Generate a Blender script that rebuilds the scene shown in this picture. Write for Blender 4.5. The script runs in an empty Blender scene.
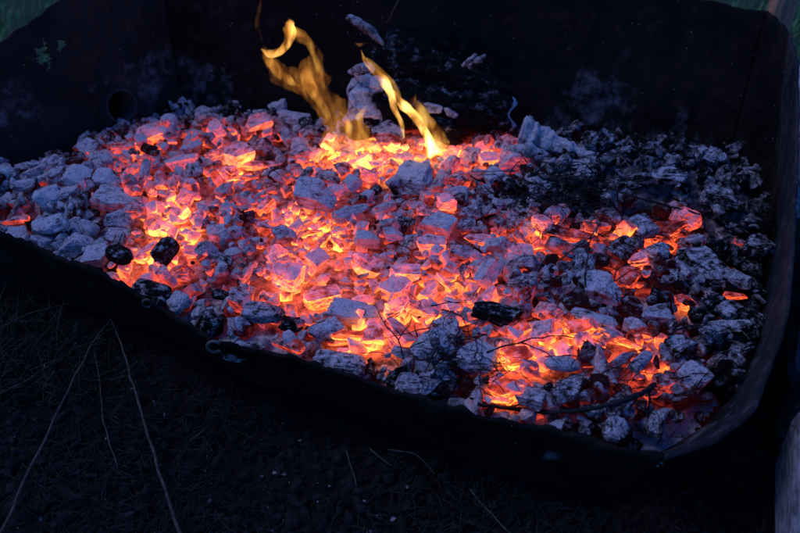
import bpy, bmesh, math, random
import numpy as np
from mathutils import Vector, Matrix, Euler, noise

rnd = random.Random(7)
rng = np.random.default_rng(11)
scn = bpy.context.scene
COL = scn.collection

# ------------------------------------------------------------------ camera model (used to lay the place out in metres)
ZC, PITCH, HFOV = 1.15, math.radians(36.0), math.radians(48.0)
F = 400 / math.tan(HFOV / 2)
GZ = 0.125          # ground height
ZS = 0.28           # mean surface of the coals

def ray(u, v):
    a, b = (u - 400) / F, (266.5 - v) / F
    return Vector((a, math.cos(PITCH) + b * math.sin(PITCH), -math.sin(PITCH) + b * math.cos(PITCH)))

def P(u, v, z=ZS):
    d = ray(u, v)
    t = (z - ZC) / d.z
    return Vector((d.x * t, d.y * t, z))

def PY(u, v, y):
    d = ray(u, v)
    t = y / d.y
    return Vector((d.x * t, y, ZC + d.z * t))

def pix(p):
    x, y, z = p[0], p[1], p[2] - ZC
    dep = y * math.cos(PITCH) - z * math.sin(PITCH)
    up = y * math.sin(PITCH) + z * math.cos(PITCH)
    return 400 + F * x / dep, 266.5 - F * up / dep, dep

def ppm(p):
    return F / pix(p)[2]

# ------------------------------------------------------------------ object helpers
def tag(o, label=None, cat=None, group=None, kind=None):
    if label: o['label'] = label
    if cat: o['category'] = cat
    if group: o['group'] = group
    if kind: o['kind'] = kind
    return o

def empty(name, loc=(0, 0, 0)):
    o = bpy.data.objects.new(name, None)
    o.location = loc
    o.empty_display_size = 0.05
    COL.objects.link(o)
    return o

def link_mesh(name, me, mat=None, parent=None, loc=None):
    if mat and not me.materials:
        me.materials.append(mat)
    o = bpy.data.objects.new(name, me)
    COL.objects.link(o)
    if parent:
        o.parent = parent
        if loc is None:
            o.location = -Vector(parent.location)
    if loc is not None:
        o.location = loc
    return o

def mesh_from(name, verts, faces, smooth=False):
    me = bpy.data.meshes.new(name)
    verts = np.asarray(verts, dtype=np.float32)
    if isinstance(faces, np.ndarray):
        n, k = faces.shape
        me.vertices.add(len(verts)); me.vertices.foreach_set('co', verts.ravel())
        me.loops.add(n * k); me.loops.foreach_set('vertex_index', faces.astype(np.int32).ravel())
        me.polygons.add(n)
        me.polygons.foreach_set('loop_start', np.arange(0, n * k, k, dtype=np.int32))
        me.update(calc_edges=True)
        me.validate()
    else:
        me.from_pydata([tuple(map(float, v)) for v in verts], [], faces)
        me.update()
    if smooth:
        me.polygons.foreach_set('use_smooth', np.ones(len(me.polygons), dtype=bool))
    return me

def set_attr(me, name, vals):
    a = me.attributes.new(name, 'FLOAT', 'POINT')
    a.data.foreach_set('value', np.asarray(vals, dtype=np.float32))

def recenter(o, at):
    """move a mesh object's origin to `at` (mesh is in world coordinates)"""
    o.data.transform(Matrix.Translation(-Vector(at)))
    o.location = Vector(at) - (Vector(o.parent.location) if o.parent else Vector())

# ------------------------------------------------------------------ node helpers
class NT:
    def __init__(self, name):
        self.m = bpy.data.materials.new(name)
        self.m.use_nodes = True
        self.t = self.m.node_tree
        self.t.nodes.clear()
        self.out = self.n('ShaderNodeOutputMaterial')
    def n(self, typ, **kw):
        nd = self.t.nodes.new(typ)
        for k, v in kw.items():
            setattr(nd, k, v)
        return nd
    def l(self, a, b):
        self.t.links.new(a, b)
    def put(self, sock, v):
        if isinstance(v, bpy.types.NodeSocket):
            self.l(v, sock)
        else:
            sock.default_value = v
    def math(self, op, a, b=0.0, c=None, clamp=False):
        nd = self.n('ShaderNodeMath', operation=op, use_clamp=clamp)
        self.put(nd.inputs[0], a); self.put(nd.inputs[1], b)
        if c is not None: self.put(nd.inputs[2], c)
        return nd.outputs[0]
    def sstep(self, x, lo, hi, a=0.0, b=1.0):
        nd = self.n('ShaderNodeMapRange', interpolation_type='SMOOTHSTEP')
        self.put(nd.inputs[0], x); self.put(nd.inputs[1], lo); self.put(nd.inputs[2], hi)
        self.put(nd.inputs[3], a); self.put(nd.inputs[4], b)
        return nd.outputs[0]
    def mix(self, f, a, b):
        nd = self.n('ShaderNodeMix', data_type='RGBA')
        self.put(nd.inputs[0], f); self.put(nd.inputs[6], a); self.put(nd.inputs[7], b)
        return nd.outputs[2]
    def noise(self, vec, scale, detail=4, rough=0.55, dist=0.0):
        nd = self.n('ShaderNodeTexNoise')
        if vec is not None: self.l(vec, nd.inputs['Vector'])
        nd.inputs['Scale'].default_value = scale
        nd.inputs['Detail'].default_value = detail
        nd.inputs['Roughness'].default_value = rough
        nd.inputs['Distortion'].default_value = dist
        return nd.outputs[0]
    def voro(self, vec, scale, feature='F1', rand=1.0):
        nd = self.n('ShaderNodeTexVoronoi', feature=feature)
        if vec is not None: self.l(vec, nd.inputs['Vector'])
        nd.inputs['Scale'].default_value = scale
        nd.inputs['Randomness'].default_value = rand
        return nd
    def mapping(self, vec, scale):
        nd = self.n('ShaderNodeMapping')
        self.l(vec, nd.inputs[0]); nd.inputs['Scale'].default_value = scale
        return nd.outputs[0]
    def ramp(self, fac, stops):
        nd = self.n('ShaderNodeValToRGB')
        self.l(fac, nd.inputs[0])
        e = nd.color_ramp.elements
        while len(e) < len(stops): e.new(0.5)
        for i, (p, c) in enumerate(stops):
            e[i].position = p; e[i].color = (*c, 1)
        return nd.outputs[0]
    def bump(self, h, strength, dist, normal=None):
        nd = self.n('ShaderNodeBump')
        nd.inputs['Strength'].default_value = strength
        nd.inputs['Distance'].default_value = dist
        self.l(h, nd.inputs['Height'])
        if normal is not None: self.l(normal, nd.inputs['Normal'])
        return nd.outputs[0]
    def attr(self, name):
        return self.n('ShaderNodeAttribute', attribute_name=name).outputs['Fac']
    def bsdf(self, col, rough=0.9, normal=None, spec=0.2, metal=0.0):
        b = self.n('ShaderNodeBsdfPrincipled')
        self.put(b.inputs['Base Color'], col if isinstance(col, bpy.types.NodeSocket) else (*col, 1))
        self.put(b.inputs['Roughness'], rough)
        b.inputs['Specular IOR Level'].default_value = spec
        b.inputs['Metallic'].default_value = metal
        if normal is not None: self.l(normal, b.inputs['Normal'])
        self.l(b.outputs[0], self.out.inputs[0])
        return b

GLOW = 1.16

def coal_material(name, lowbias=1.0, noise_scale=70.0, grain=True):
    """burning charcoal: char under a coat of ash, glowing where it is hot.
    heat = object colour R x attribute 'ht'; ash = object colour G + attribute 'ash'"""
    t = NT(name)
    geo = t.n('ShaderNodeNewGeometry')
    tc = t.n('ShaderNodeTexCoord')
    oi = t.n('ShaderNodeObjectInfo')
    sep = t.n('ShaderNodeSeparateColor'); t.l(oi.outputs['Color'], sep.inputs[0])
    heat = t.math('MULTIPLY', sep.outputs[0], t.attr('ht'))
    ashl = t.math('ADD', sep.outputs[1], t.attr('ash'))
    pos = geo.outputs['Position']
    nsep = t.n('ShaderNodeSeparateXYZ'); t.l(geo.outputs['Normal'], nsep.inputs[0])
    nz = nsep.outputs[2]
    n1 = t.noise(pos, noise_scale, 5, 0.6)
    n2 = t.noise(pos, noise_scale * 4.2, 4, 0.65)
    nbig = t.noise(pos, noise_scale * 0.42, 2, 0.5)
    # cracks (checking of charcoal), along the object's own axes
    wob = t.n('ShaderNodeVectorMath', operation='ADD')
    t.l(tc.outputs['Object'], wob.inputs[0])
    sc = t.n('ShaderNodeVectorMath', operation='SCALE'); nv = t.n('ShaderNodeTexNoise')
    nv.inputs['Scale'].default_value = 2.2
    t.l(tc.outputs['Object'], nv.inputs['Vector']); t.l(nv.outputs['Color'], sc.inputs[0]); sc.inputs['Scale'].default_value = 0.5
    t.l(sc.outputs[0], wob.inputs[1])
    crack_vec = t.mapping(wob.outputs[0], (1.0, 2.1, 2.1)) if grain else pos
    v = t.voro(crack_vec, 1.5 if grain else noise_scale * 1.1, 'DISTANCE_TO_EDGE')
    crack = t.sstep(v.outputs[0], 0.005, 0.06, 1.0, 0.0)
    crack = t.math('MULTIPLY', crack, t.sstep(nbig, 0.50, 0.66))
    # ash coat
    am = t.math('ADD', t.math('MULTIPLY', t.math('SUBTRACT', ashl, 0.5), 1.3), t.math('MULTIPLY', nz, 0.22))
    am = t.math('ADD', am, t.math('MULTIPLY', t.math('SUBTRACT', n1, 0.5), 3.2 if grain else 2.0))
    if grain:
        gs = t.noise(t.mapping(tc.outputs['Object'], (0.7, 4.5, 4.5)), 1.3, 4, 0.65)
        am = t.math('ADD', am, t.math('MULTIPLY', t.math('SUBTRACT', gs, 0.5), 2.0))
    am = t.math('ADD', am, t.math('MULTIPLY', t.math('SUBTRACT', n2, 0.5), 0.9))
    ash = t.sstep(am, -0.45, 0.62)
    ash = t.math('MULTIPLY', ash, t.math('SUBTRACT', 1.0, t.math('MULTIPLY', crack, 0.85)))
    ashcol = t.ramp(n2, [(0.25, (0.22, 0.22, 0.225)), (0.5, (0.40, 0.40, 0.405)), (0.72, (0.60, 0.595, 0.59))])
    base = t.mix(ash, (0.006, 0.0055, 0.0055, 1), ashcol)
    # heat: side and under faces keep their glow, tops cool and ash over; cracks stay hot
    low = t.sstep(nz, 0.92, -0.25)
    g = t.math('MULTIPLY', heat, t.math('ADD', 0.47, t.math('MULTIPLY', low, 0.49 * lowbias)))
    g = t.math('ADD', g, t.math('MULTIPLY', t.math('MULTIPLY', t.math('SUBTRACT', n1, 0.5), 0.50), t.math('MINIMUM', heat, 0.75)))
    g = t.math('ADD', g, t.math('MULTIPLY', t.math('MULTIPLY', t.math('SUBTRACT', nbig, 0.5), 0.65), t.math('MINIMUM', heat, 0.7)))
    g = t.math('ADD', g, t.math('MULTIPLY', crack, t.math('MULTIPLY', heat, 0.10)))
    g = t.math('SUBTRACT', g, t.math('MULTIPLY', t.math('SUBTRACT', n2, 0.45), 0.18))
    em = t.ramp(g, [(0.0, (0, 0, 0)), (0.20, (0.002, 0.0001, 0.0001)), (0.36, (0.040, 0.0028, 0.002)), (0.54, (0.18, 0.016, 0.007)),
                    (0.70, (0.44, 0.058, 0.011)), (0.86, (0.76, 0.145, 0.022)), (1.0, (1.0, 0.31, 0.045))])
    em = t.mix(t.sstep(heat, 0.015, 0.07), (0, 0, 0, 1), em)
    # bump: ash crust and grain
    h = t.math('ADD', t.math('MULTIPLY', n2, 0.5), t.math('MULTIPLY', crack, -0.9))
    if grain:
        gr = t.noise(t.mapping(tc.outputs['Object'], (0.8, 6.5, 6.5)), 1.6, 3, 0.6)
        h = t.math('ADD', h, t.math('MULTIPLY', gr, 0.7))
    nrm = t.bump(h, 0.8, 0.0022)
    b = t.bsdf(base, 0.92, nrm, 0.06)
    t.l(em, b.inputs['Emission Color'])
    b.inputs['Emission Strength'].default_value = GLOW
    t.m.cycles.emission_sampling = 'NONE'
    return t.m

def simple(name, c1, c2, scale=40, rough=0.9, bump=0.5, bdist=0.003, stretch=(1, 1, 1), coord='Object', spec=0.2, lo=0.35, hi=0.65):
    t = NT(name)
    tc = t.n('ShaderNodeTexCoord')
    vec = t.mapping(tc.outputs[coord], stretch)
    n = t.noise(vec, scale, 6, 0.6)
    col = t.mix(t.sstep(n, lo, hi), (*c1, 1), (*c2, 1))
    t.bsdf(col, rough, t.bump(n, bump, bdist), spec)
    return t.m

M_COAL = coal_material('burning_charcoal')
M_FRAG = coal_material('small_embers', noise_scale=95.0, grain=False)
M_BED = coal_material('ember_bed_glow', lowbias=0.6, noise_scale=60.0, grain=False)

def steel_material(name='sooty_steel', brown=(0.020, 0.0135, 0.011), spec=.06, k=1.3):
    t = NT(name)
    geo = t.n('ShaderNodeNewGeometry'); pos = geo.outputs['Position']
    n1 = t.noise(pos, 6, 6, 0.62)
    n2 = t.noise(pos, 34, 6, 0.65)
    n3 = t.noise(pos, 3.2, 5, 0.6, 0.6)
    n4 = t.noise(t.mapping(pos, (26, 26, 3.0)), 1.0, 5, 0.65)
    n5 = t.noise(pos, 110, 4, 0.7)
    soot = t.mix(t.sstep(n1, 0.35, 0.7), (0.003 * k, 0.0028 * k, 0.0028 * k, 1), (0.008 * k, 0.0068 * k, 0.0064 * k, 1))
    rust = t.mix(t.sstep(t.math('ADD', n2, t.math('MULTIPLY', n1, 0.6)), 0.78, 0.98), soot, (brown[0], brown[1], brown[2], 1))
    rust = t.mix(t.math('MULTIPLY', t.sstep(n4, .55, .75), .35), rust, (brown[0] * 1.5, brown[1] * 1.4, brown[2] * 1.3, 1))
    rust = t.mix(t.math('MULTIPLY', t.sstep(n5, .60, .75), .6), rust, (0.03, 0.027, 0.026, 1))
    # ash dust stuck to the plate in patches, sized by attribute 'dust'
    d = t.math('ADD', t.math('MULTIPLY', t.math('SUBTRACT', n2, 0.5), 1.5), t.math('SUBTRACT', n3, 0.52))
    d = t.math('ADD', d, t.math('SUBTRACT', t.attr('dust'), 0.62))
    dust = t.math('MULTIPLY', t.sstep(d, -0.1, 0.45), 0.75)
    col = t.mix(dust, rust, (0.15, 0.15, 0.16, 1))
    # pin-head ash specks
    v = t.voro(pos, 62, 'F1')
    sp = t.math('MULTIPLY', t.sstep(v.outputs['Distance'], 0.045, 0.085, 1, 0), t.sstep(v.outputs['Color'], 0.62, 0.66))
    col = t.mix(t.math('MULTIPLY', sp, 0.6), col, (0.35, 0.35, 0.36, 1))
    h = t.math('ADD', n2, t.math('MULTIPLY', n1, 2.0))
    t.bsdf(col, t.sstep(n2, 0.3, 0.7, 0.65, 0.95), t.bump(t.math('ADD', h, t.math('MULTIPLY', n5, .5)), 0.7, 0.004), spec)
    return t.m
M_STEEL = steel_material()
M_WING = steel_material('rusty_steel', (0.046, 0.033, 0.028), .2, 2.5)
M_PLATE = steel_material('rust_stained_steel', (0.034, 0.021, 0.015), .08, 3.0)
M_SOCK = steel_material('scaled_pipe_steel', (0.075, 0.058, 0.050), .3, 5.0)

# ------------------------------------------------------------------ world: blue dusk
w = bpy.data.worlds.new('World'); scn.world = w; w.use_nodes = True
wn = w.node_tree.nodes; wl = w.node_tree.links; wn.clear()
sky = wn.new('ShaderNodeTexSky'); sky.sky_type = 'NISHITA'; sky.sun_disc = False
SUN_EL, SUN_ROT = math.radians(3.0), math.radians(-60)
sky.sun_elevation = SUN_EL; sky.sun_rotation = SUN_ROT; sky.ozone_density = 5.0; sky.dust_density = 0.4
tint = wn.new('ShaderNodeMix'); tint.data_type = 'RGBA'; tint.blend_type = 'MULTIPLY'; tint.inputs[0].default_value = 1
tint.inputs[7].default_value = (0.65, 0.59, 0.94, 1)   # the camera's cool white balance
bg = wn.new('ShaderNodeBackground'); bg.inputs[1].default_value = 0.15
wo = wn.new('ShaderNodeOutputWorld')
wl.new(sky.outputs[0], tint.inputs[6]); wl.new(tint.outputs[2], bg.inputs[0]); wl.new(bg.outputs[0], wo.inputs[0])

sl = bpy.data.lights.new('dusk_sun', 'SUN'); sl.energy = 0.21; sl.angle = math.radians(22); sl.color = (0.62, 0.62, 1.0)
so = bpy.data.objects.new('dusk_sun', sl); COL.objects.link(so)
so.rotation_euler = Vector((0.55, -0.05, -1)).to_track_quat('-Z', 'Y').to_euler()

# ------------------------------------------------------------------ heat map of the fire (metres, from the photograph's hot spots)
HOT = [  # u, v, radius px (across, deep), strength
    (132, 258, 20, 16, .45),
    (160, 245, 34, 30, .62), (178, 215, 26, 30, .50), (235, 165, 20, 22, .48), (262, 128, 20, 14, .34), (150, 138, 24, 12, .36),
    (345, 154, 46, 14, .75), (430, 152, 60, 14, .80), (500, 152, 30, 11, .55), (295, 205, 32, 24, .40), (328, 240, 36, 28, .42),
    (385, 175, 24, 12, .3), (440, 210, 40, 40, .16), (510, 172, 30, 14, .30), (562, 240, 44, 16, .74), (612, 236, 40, 12, .50), (662, 231, 36, 18, .80), (625, 275, 26, 20, .46), (690, 292, 22, 12, .30),
    (285, 285, 40, 26, .42), (350, 300, 70, 26, .34), (400, 322, 50, 16, .50), (360, 330, 40, 10, .45), (440, 285, 36, 24, .36),
    (515, 365, 34, 30, .66), (480, 300, 30, 18, .40), (600, 345, 60, 18, .55), (655, 345, 26, 22, .55), (635, 378, 34, 12, .50), (560, 335, 40, 16, .40),
    (735, 292, 16, 8, .26), (740, 240, 12, 8, .30), (720, 345, 14, 8, .2), (20, 205, 26, 8, .42), (85, 200, 14, 8, .34), (40, 178, 20, 8, .20), (90, 155, 40, 10, .22),
    (125, 180, 20, 14, .24), (110, 262, 20, 10, .25), (225, 290, 30, 14, .26), (280, 340, 24, 10, .20), (210, 130, 50, 22, .22),
    (690, 375, 20, 12, .16), (490, 385, 30, 12, .35), (440, 375, 30, 9, .14), (600, 395, 50, 9, .12), (520, 230, 30, 24, .26), (635, 275, 22, 16, .34),
    (700, 395, 20, 10, .14), (680, 330, 20, 20, .2)]
BASEQ = [(300, 225, 200, 115, .43), (430, 250, 150, 110, .10), (150, 175, 80, 50, .22), (540, 320, 130, 70, .20)]
COLD = [(255, 100, 90, 12, .34), (560, 195, 60, 26, .50), (690, 188, 90, 22, .45), (60, 240, 56, 34, .30), (180, 295, 70, 12, .35), (270, 325, 60, 12, .30), (120, 205, 30, 14, .1),
        (430, 375, 60, 28, .30), (400, 185, 26, 26, .2), (270, 165, 24, 20, .22), (720, 280, 36, 60, .25), (225, 250, 20, 34, .10), (560, 300, 60, 22, .14)]

def heat_px(u, v):
    h = 0.02
    for a in (BASEQ, HOT):
        for (cu, cv, ru, rv, s) in a:
            q = ((u - cu) / ru) ** 2 + ((v - cv) / rv) ** 2
            if q < 7: h += s * math.exp(-q)
    for (cu, cv, ru, rv, s) in COLD:
        q = ((u - cu) / ru) ** 2 + ((v - cv) / rv) ** 2
        if q < 7: h -= s * math.exp(-q)
    return max(0.0, min(1.05, h))

def dark_zone(u, v):
    # old cold char heaped against the back plate
    vb = np.interp(u, [330, 500, 560, 620, 740, 800], [130, 138, 152, 160, 178, 200])
    return 1 / (1 + math.exp((v - vb) / 5)) if u > 320 else 0.0
def ash_shade_pick(u, v, h):
    if u > 590 and 160 < v < 225 and rnd.random() < .7: return rnd.uniform(.06, .42)
    if rnd.random() < dark_zone(u, v): return rnd.choice([.0, .05, .1, .3])
    k = .32 / (1 + math.exp(-(u - 570) / 22)) + (.08 if u > 710 else 0)  # less ash toward the right: more char, plus the wall's shade put into colour
    return (rnd.choice([.1, .45, .6, .75]) if h < .3 else rnd.choice([.35, .5, .65, .8])) - k
def heat_at(x, y):
    u, v, _ = pix((x, y, ZS + 0.01))
    return heat_px(u, v)

# ------------------------------------------------------------------ the fire tub
def resample(pts, n):
    pts = [Vector(p) for p in pts]
    L = [0]
    for a, b in zip(pts, pts[1:]): L.append(L[-1] + (b - a).length)
    out = []
    for i in range(n):
        s = L[-1] * i / (n - 1)
        k = 0
        while k < len(L) - 2 and L[k + 1] < s: k += 1
        f = (s - L[k]) / max(1e-9, L[k + 1] - L[k])
        out.append(pts[k].lerp(pts[k + 1], min(1, max(0, f))))
    return out

def fbm(p, s, o=3):
    return noise.fractal(Vector(p) * s, 1.0, 2.0, o, noise_basis='PERLIN_ORIGINAL')

def panel(name, top, bot, nu, nv, parent, thick=0.006, holes=(), rag=0.004, dustfn=None, dent=0.006):
    T, B = resample(top, nu), resample(bot, nu)
    verts, dust = [], []
    for j in range(nv):
        f = j / (nv - 1)
        for i in range(nu):
            p = B[i].lerp(T[i], f)
            ed = min(i, nu - 1 - i) / nu
            p = p + Vector((0.4, 0.8, 0)).normalized() * (fbm(p, 5.5) * dent * min(1, ed * 10))
            if j == nv - 1:
                p.z += fbm(p, 40) * rag + fbm(p, 9) * rag * 1.6
            verts.append(p)
            dust.append(dustfn(p) if dustfn else 0.0)
    faces = []
    for j in range(nv - 1):
        for i in range(nu - 1):
            q = (j * nu + i, j * nu + i + 1, (j + 1) * nu + i + 1, (j + 1) * nu + i)
            c = (verts[q[0]] + verts[q[2]]) / 2
            if any((c - hc).length < hr + fbm(c, 90) * hj for hc, hr, hj in holes): continue
            faces.append(q)
    me = mesh_from(name, [tuple(v) for v in verts], faces, True)
    set_attr(me, 'dust', dust)
    o = link_mesh(name, me, M_STEEL, parent)
    m = o.modifiers.new('thickness', 'SOLIDIFY'); m.thickness = thick; m.offset = 0
    return o

CEN = Vector((-0.08, 1.32, 0))
def inward(p, d, z):
    q = Vector((p.x, p.y, 0)); n = (CEN - q); n.x *= 0.6; n.normalize()
    return Vector((p.x + n.x * d, p.y + n.y * d, z))

RB = 0.135
front_top = [Vector((-0.90, 1.335, 0.345)), P(-90, 200, .325), P(0, 232, .302), P(105, 277, .298), P(212, 337, .296), P(300, 355, .297), P(440, 403, .30), P(540, 434, .302), P(662, 460, .305)]
front_bot = [inward(p, 0.085, RB) for p in front_top]
right_top = [P(662, 460, .305), P(715, 441, .312), P(753, 411, .325), P(777, 352, .345), P(787, 312, .365), P(794, 230, .395), P(797, 165, .42), P(798, 105, .45), P(797, 62, .475), P(790, 36, .49)]
right_bot = [P(640, 432, .2), P(690, 400, .2), P(728, 370, .2), P(752, 330, .2), P(766, 290, .2), P(772, 265, .2), P(775, 245, .2), P(776, 230, .2), P(776, 218, .2), P(775, 205, .2)]
right_bot = [Vector((p.x, p.y, RB)) for p in right_bot]
cham_top = [P(790, 36, .49), P(768, 11, .50)]
cl1, cl2 = P(742, 140), P(766, 195)
cham_bot = [right_bot[-1], inward(cl1, 0.03, RB)]
bl = P(177, 96)
back_top = [P(768, 11, .50), P(690, 0, .505), Vector((0.0, 1.865, .56)), Vector((-0.515, 1.93, .60))]
back_bot = [inward(cl1, 0.03, RB), inward(bl, 0.03, RB)]
lb_top = [Vector((-0.515, 1.93, .60)), P(60, 0, .535), P(30, 22, .513), P(0, 42, .488), Vector((-0.97, 1.42, .42))]
lb_bot = [inward(bl, 0.03, RB), inward(P(0, 165), 0.03, RB), inward(Vector((-0.93, 1.375, 0)), 0.03, RB)]
left_top = [Vector((-0.97, 1.42, .42)), Vector((-0.90, 1.335, 0.345))]
left_bot = [lb_bot[-1], front_bot[0]]

tub = empty('fire_tub', (CEN.x, CEN.y, GZ))
tag(tub, 'soot-black steel tub with a tall back and low front edge, full of glowing coals', 'fire tub')

def wall_pt(u, v, bot_a, bot_b, off):   # a point on the plane through two bottom points, leaning out
    pass

def plane_hit(u, v, a, b, c):
    n = (b - a).cross(c - a)
    d = ray(u, v); o = Vector((0, 0, ZC))
    return o + d * ((a - o).dot(n) / d.dot(n))
lbp = (lb_bot[0], lb_bot[1], lb_top[2])
hole_c = plane_hit(121, 106, *lbp)
paint_c = plane_hit(43, 56, *lbp); paint_c2 = plane_hit(62, 46, *lbp); paint_c3 = plane_hit(28, 59, *lbp)

def dust_back(p):
    u, v, _ = pix(p)
    d = 0.0
    for cu, cv, r, s in ((600, 105, 60, .62), (650, 150, 60, .5), (560, 130, 50, .55), (680, 120, 25, .5), (200, 85, 60, .42), (300, 70, 80, .25), (700, 165, 50, .6), (620, 60, 60, .35), (420, 40, 60, .4)):
        d = max(d, s * math.exp(-((u - cu) / r) ** 2 - ((v - cv) / (r * .8)) ** 2))
    return d * 1.45
def dust_left(p):
    u, v, _ = pix(p)
    return 0.55 * math.exp(-((u - 10) / 50) ** 2 - ((v - 110) / 40) ** 2) + 0.45 * math.exp(-((u - 140) / 50) ** 2 - ((v - 80) / 50) ** 2) + .12
def dust_front(p):
    u, v, _ = pix(p)
    return 0.95 * math.exp(-((u - 552) / 16) ** 2 - ((v - 455) / 9) ** 2)

panel('wall_panel', back_top, back_bot, 150, 46, tub, dustfn=dust_back)
lbh = panel('wall_panel', lb_top, lb_bot, 150, 130, tub, dustfn=dust_left, dent=0.004,
            holes=((hole_c, 0.0345, 0.001), (paint_c, 0.017, 0.02), (paint_c2, 0.011, 0.016), (paint_c3, 0.006, 0.012)))
lbh.data.materials[0] = M_PLATE
lbh['label'] = 'slanting side plate with a round pipe hole and a rusted-through gap'
panel('wall_panel', left_top, left_bot, 20, 20, tub)
panel('wall_panel', cham_top, cham_bot, 24, 40, tub)
fp = panel('front_lip', front_top, front_bot, 260, 24, tub, dustfn=dust_front, rag=0.008, dent=.010)
rp = panel('side_wing', right_top, right_bot, 120, 40, tub, rag=0.006, dent=0.006, dustfn=lambda p: 0.12 + 0.42 / (1 + math.exp(-(pix(p)[1] - 335) / 20)))
rp.data.materials[0] = M_WING
rp['label'] = 'curved side plate dropping from the tall back to the low front corner'
bot_loop = back_bot[::-1][::-1]
floor_ring = [*front_bot, *right_bot[1:], cham_bot[1], back_bot[1], *lb_bot[1:]]
me = mesh_from('floor_plate', [tuple(p) for p in floor_ring], [tuple(range(len(floor_ring)))])
set_attr(me, 'dust', [0] * len(floor_ring))
fo = link_mesh('floor_plate', me, M_STEEL, tub)
m_ = fo.modifiers.new('thickness', 'SOLIDIFY'); m_.thickness = 0.006; m_.offset = 0

# pipe socket round the hole: a ring with a short tube behind
def ring_tube(name, c, axis, r0, r1, length, mat, parent, seg=40):
    axis = Vector(axis).normalized()
    q = axis.to_track_quat('Z', 'Y')
    prof = [(r0, -length), (r0, 0.003), (r0 + .0015, .0045), (r1 - .0015, .0045), (r1, .003), (r1, -length)]
    vs, fs = [], []
    for k in range(seg):
        a = 2 * math.pi * k / seg
        for r, z in prof: vs.append(tuple(c + q @ Vector((r * math.cos(a), r * math.sin(a), z))))
    n = len(prof)
    for k in range(seg):
        for j in range(n):
            fs.append((k * n + j, k * n + (j + 1) % n, ((k + 1) % seg) * n + (j + 1) % n, ((k + 1) % seg) * n + j))
    me = mesh_from(name, vs, fs, True); set_attr(me, 'dust', [0.1] * len(vs))
    return link_mesh(name, me, mat, parent)
lbn = (lbp[1] - lbp[0]).cross(lbp[2] - lbp[0]).normalized()
if lbn.dot(Vector((0.5, -1, 0))) < 0: lbn = -lbn
ring_tube('pipe_socket', hole_c, lbn, 0.031, 0.037, 0.11, M_SOCK, tub)
# blind cap at the far end keeps the pipe dark
capv = [tuple(hole_c - lbn * 0.108 + lbn.to_track_quat('Z', 'Y') @ Vector((0.032 * math.cos(a), 0.032 * math.sin(a), 0))) for a in [2 * math.pi * k / 40 for k in range(40)]]
me = mesh_from('pipe_cap', capv, [tuple(range(40))]); set_attr(me, 'dust', [0] * 40)
link_mesh('pipe_cap', me, M_STEEL, tub)

# tube along a polyline
def tube_data(pts, radii, seg=7, jitter=0.0, cap=True):
    pts = [Vector(p) for p in pts]
    vs, fs = [], []
    prev = None
    for i, p in enumerate(pts):
        d = (pts[min(i + 1, len(pts) - 1)] - pts[max(i - 1, 0)])
        if d.length < 1e-9: d = Vector((0, 0, 1))
        d.normalize()
        if prev is None:
            a = d.cross(Vector((0, 0, 1)))
            if a.length < 1e-3: a = d.cross(Vector((1, 0, 0)))
        else:
            a = prev - d * prev.dot(d)
        a.normalize(); prev = a
        b = d.cross(a)
        for k in range(seg):
            t = 2 * math.pi * k / seg
            r = radii[i] * (1 + jitter * rnd.uniform(-1, 1))
            vs.append(tuple(p + (a * math.cos(t) + b * math.sin(t)) * r))
    for i in range(len(pts) - 1):
        for k in range(seg):
            fs.append((i * seg + k, i * seg + (k + 1) % seg, (i + 1) * seg + (k + 1) % seg, (i + 1) * seg + k))
    if cap:
        fs.append(tuple(range(seg))[::-1]); fs.append(tuple((len(pts) - 1) * seg + k for k in range(seg)))
    return vs, fs

def curve_pts(pts, n=24):
    """smooth Catmull-Rom through points"""
    pts = [Vector(p) for p in pts]
    Q = [pts[0] * 2 - pts[1]] + pts + [pts[-1] * 2 - pts[-2]]
    out = []
    segs = len(pts) - 1
    for i in range(n):
        t = segs * i / (n - 1); k = min(int(t), segs - 1); f = t - k
        a, b, c, d = Q[k:k + 4]
        out.append(0.5 * ((2 * b) + (c - a) * f + (2 * a - 5 * b + 4 * c - d) * f * f + (3 * b - 3 * c + d - a) * f ** 3))
    return out

M_HOOK = simple('bare_iron', (0.035, 0.031, 0.029), (0.09, 0.08, 0.07), 120, 0.5, 0.4, 0.001, spec=0.4)
def hook(u, v, z, s):
    c = P(u, v, z)
    pts = [c + Vector((math.cos(a) * s, -0.006, math.sin(a) * s)) for a in np.linspace(0.6, 5.6, 16)]
    vs, fs = tube_data(pts, [s * 0.26] * 16, 8)
    o = link_mesh('hook', mesh_from('hook', vs, fs, True), M_HOOK, tub)
    return o
hook(148, 301, .292, 0.007)['label'] = 'small bare iron hook nearer the left end of the front lip'
hook(215, 344, .288, 0.010)['label'] = 'larger bent iron hook where the front lip sags'

# ------------------------------------------------------------------ coal prototypes
def ico(sub):
    bm = bmesh.new(); bmesh.ops.create_icosphere(bm, subdivisions=sub, radius=1)
    v = np.array([x.co[:] for x in bm.verts]); f = np.array([[l.index for l in p.verts] for p in bm.faces]); bm.free()
    return v, f
ICO = {k: ico(k) for k in (1, 2, 3, 5)}

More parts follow.
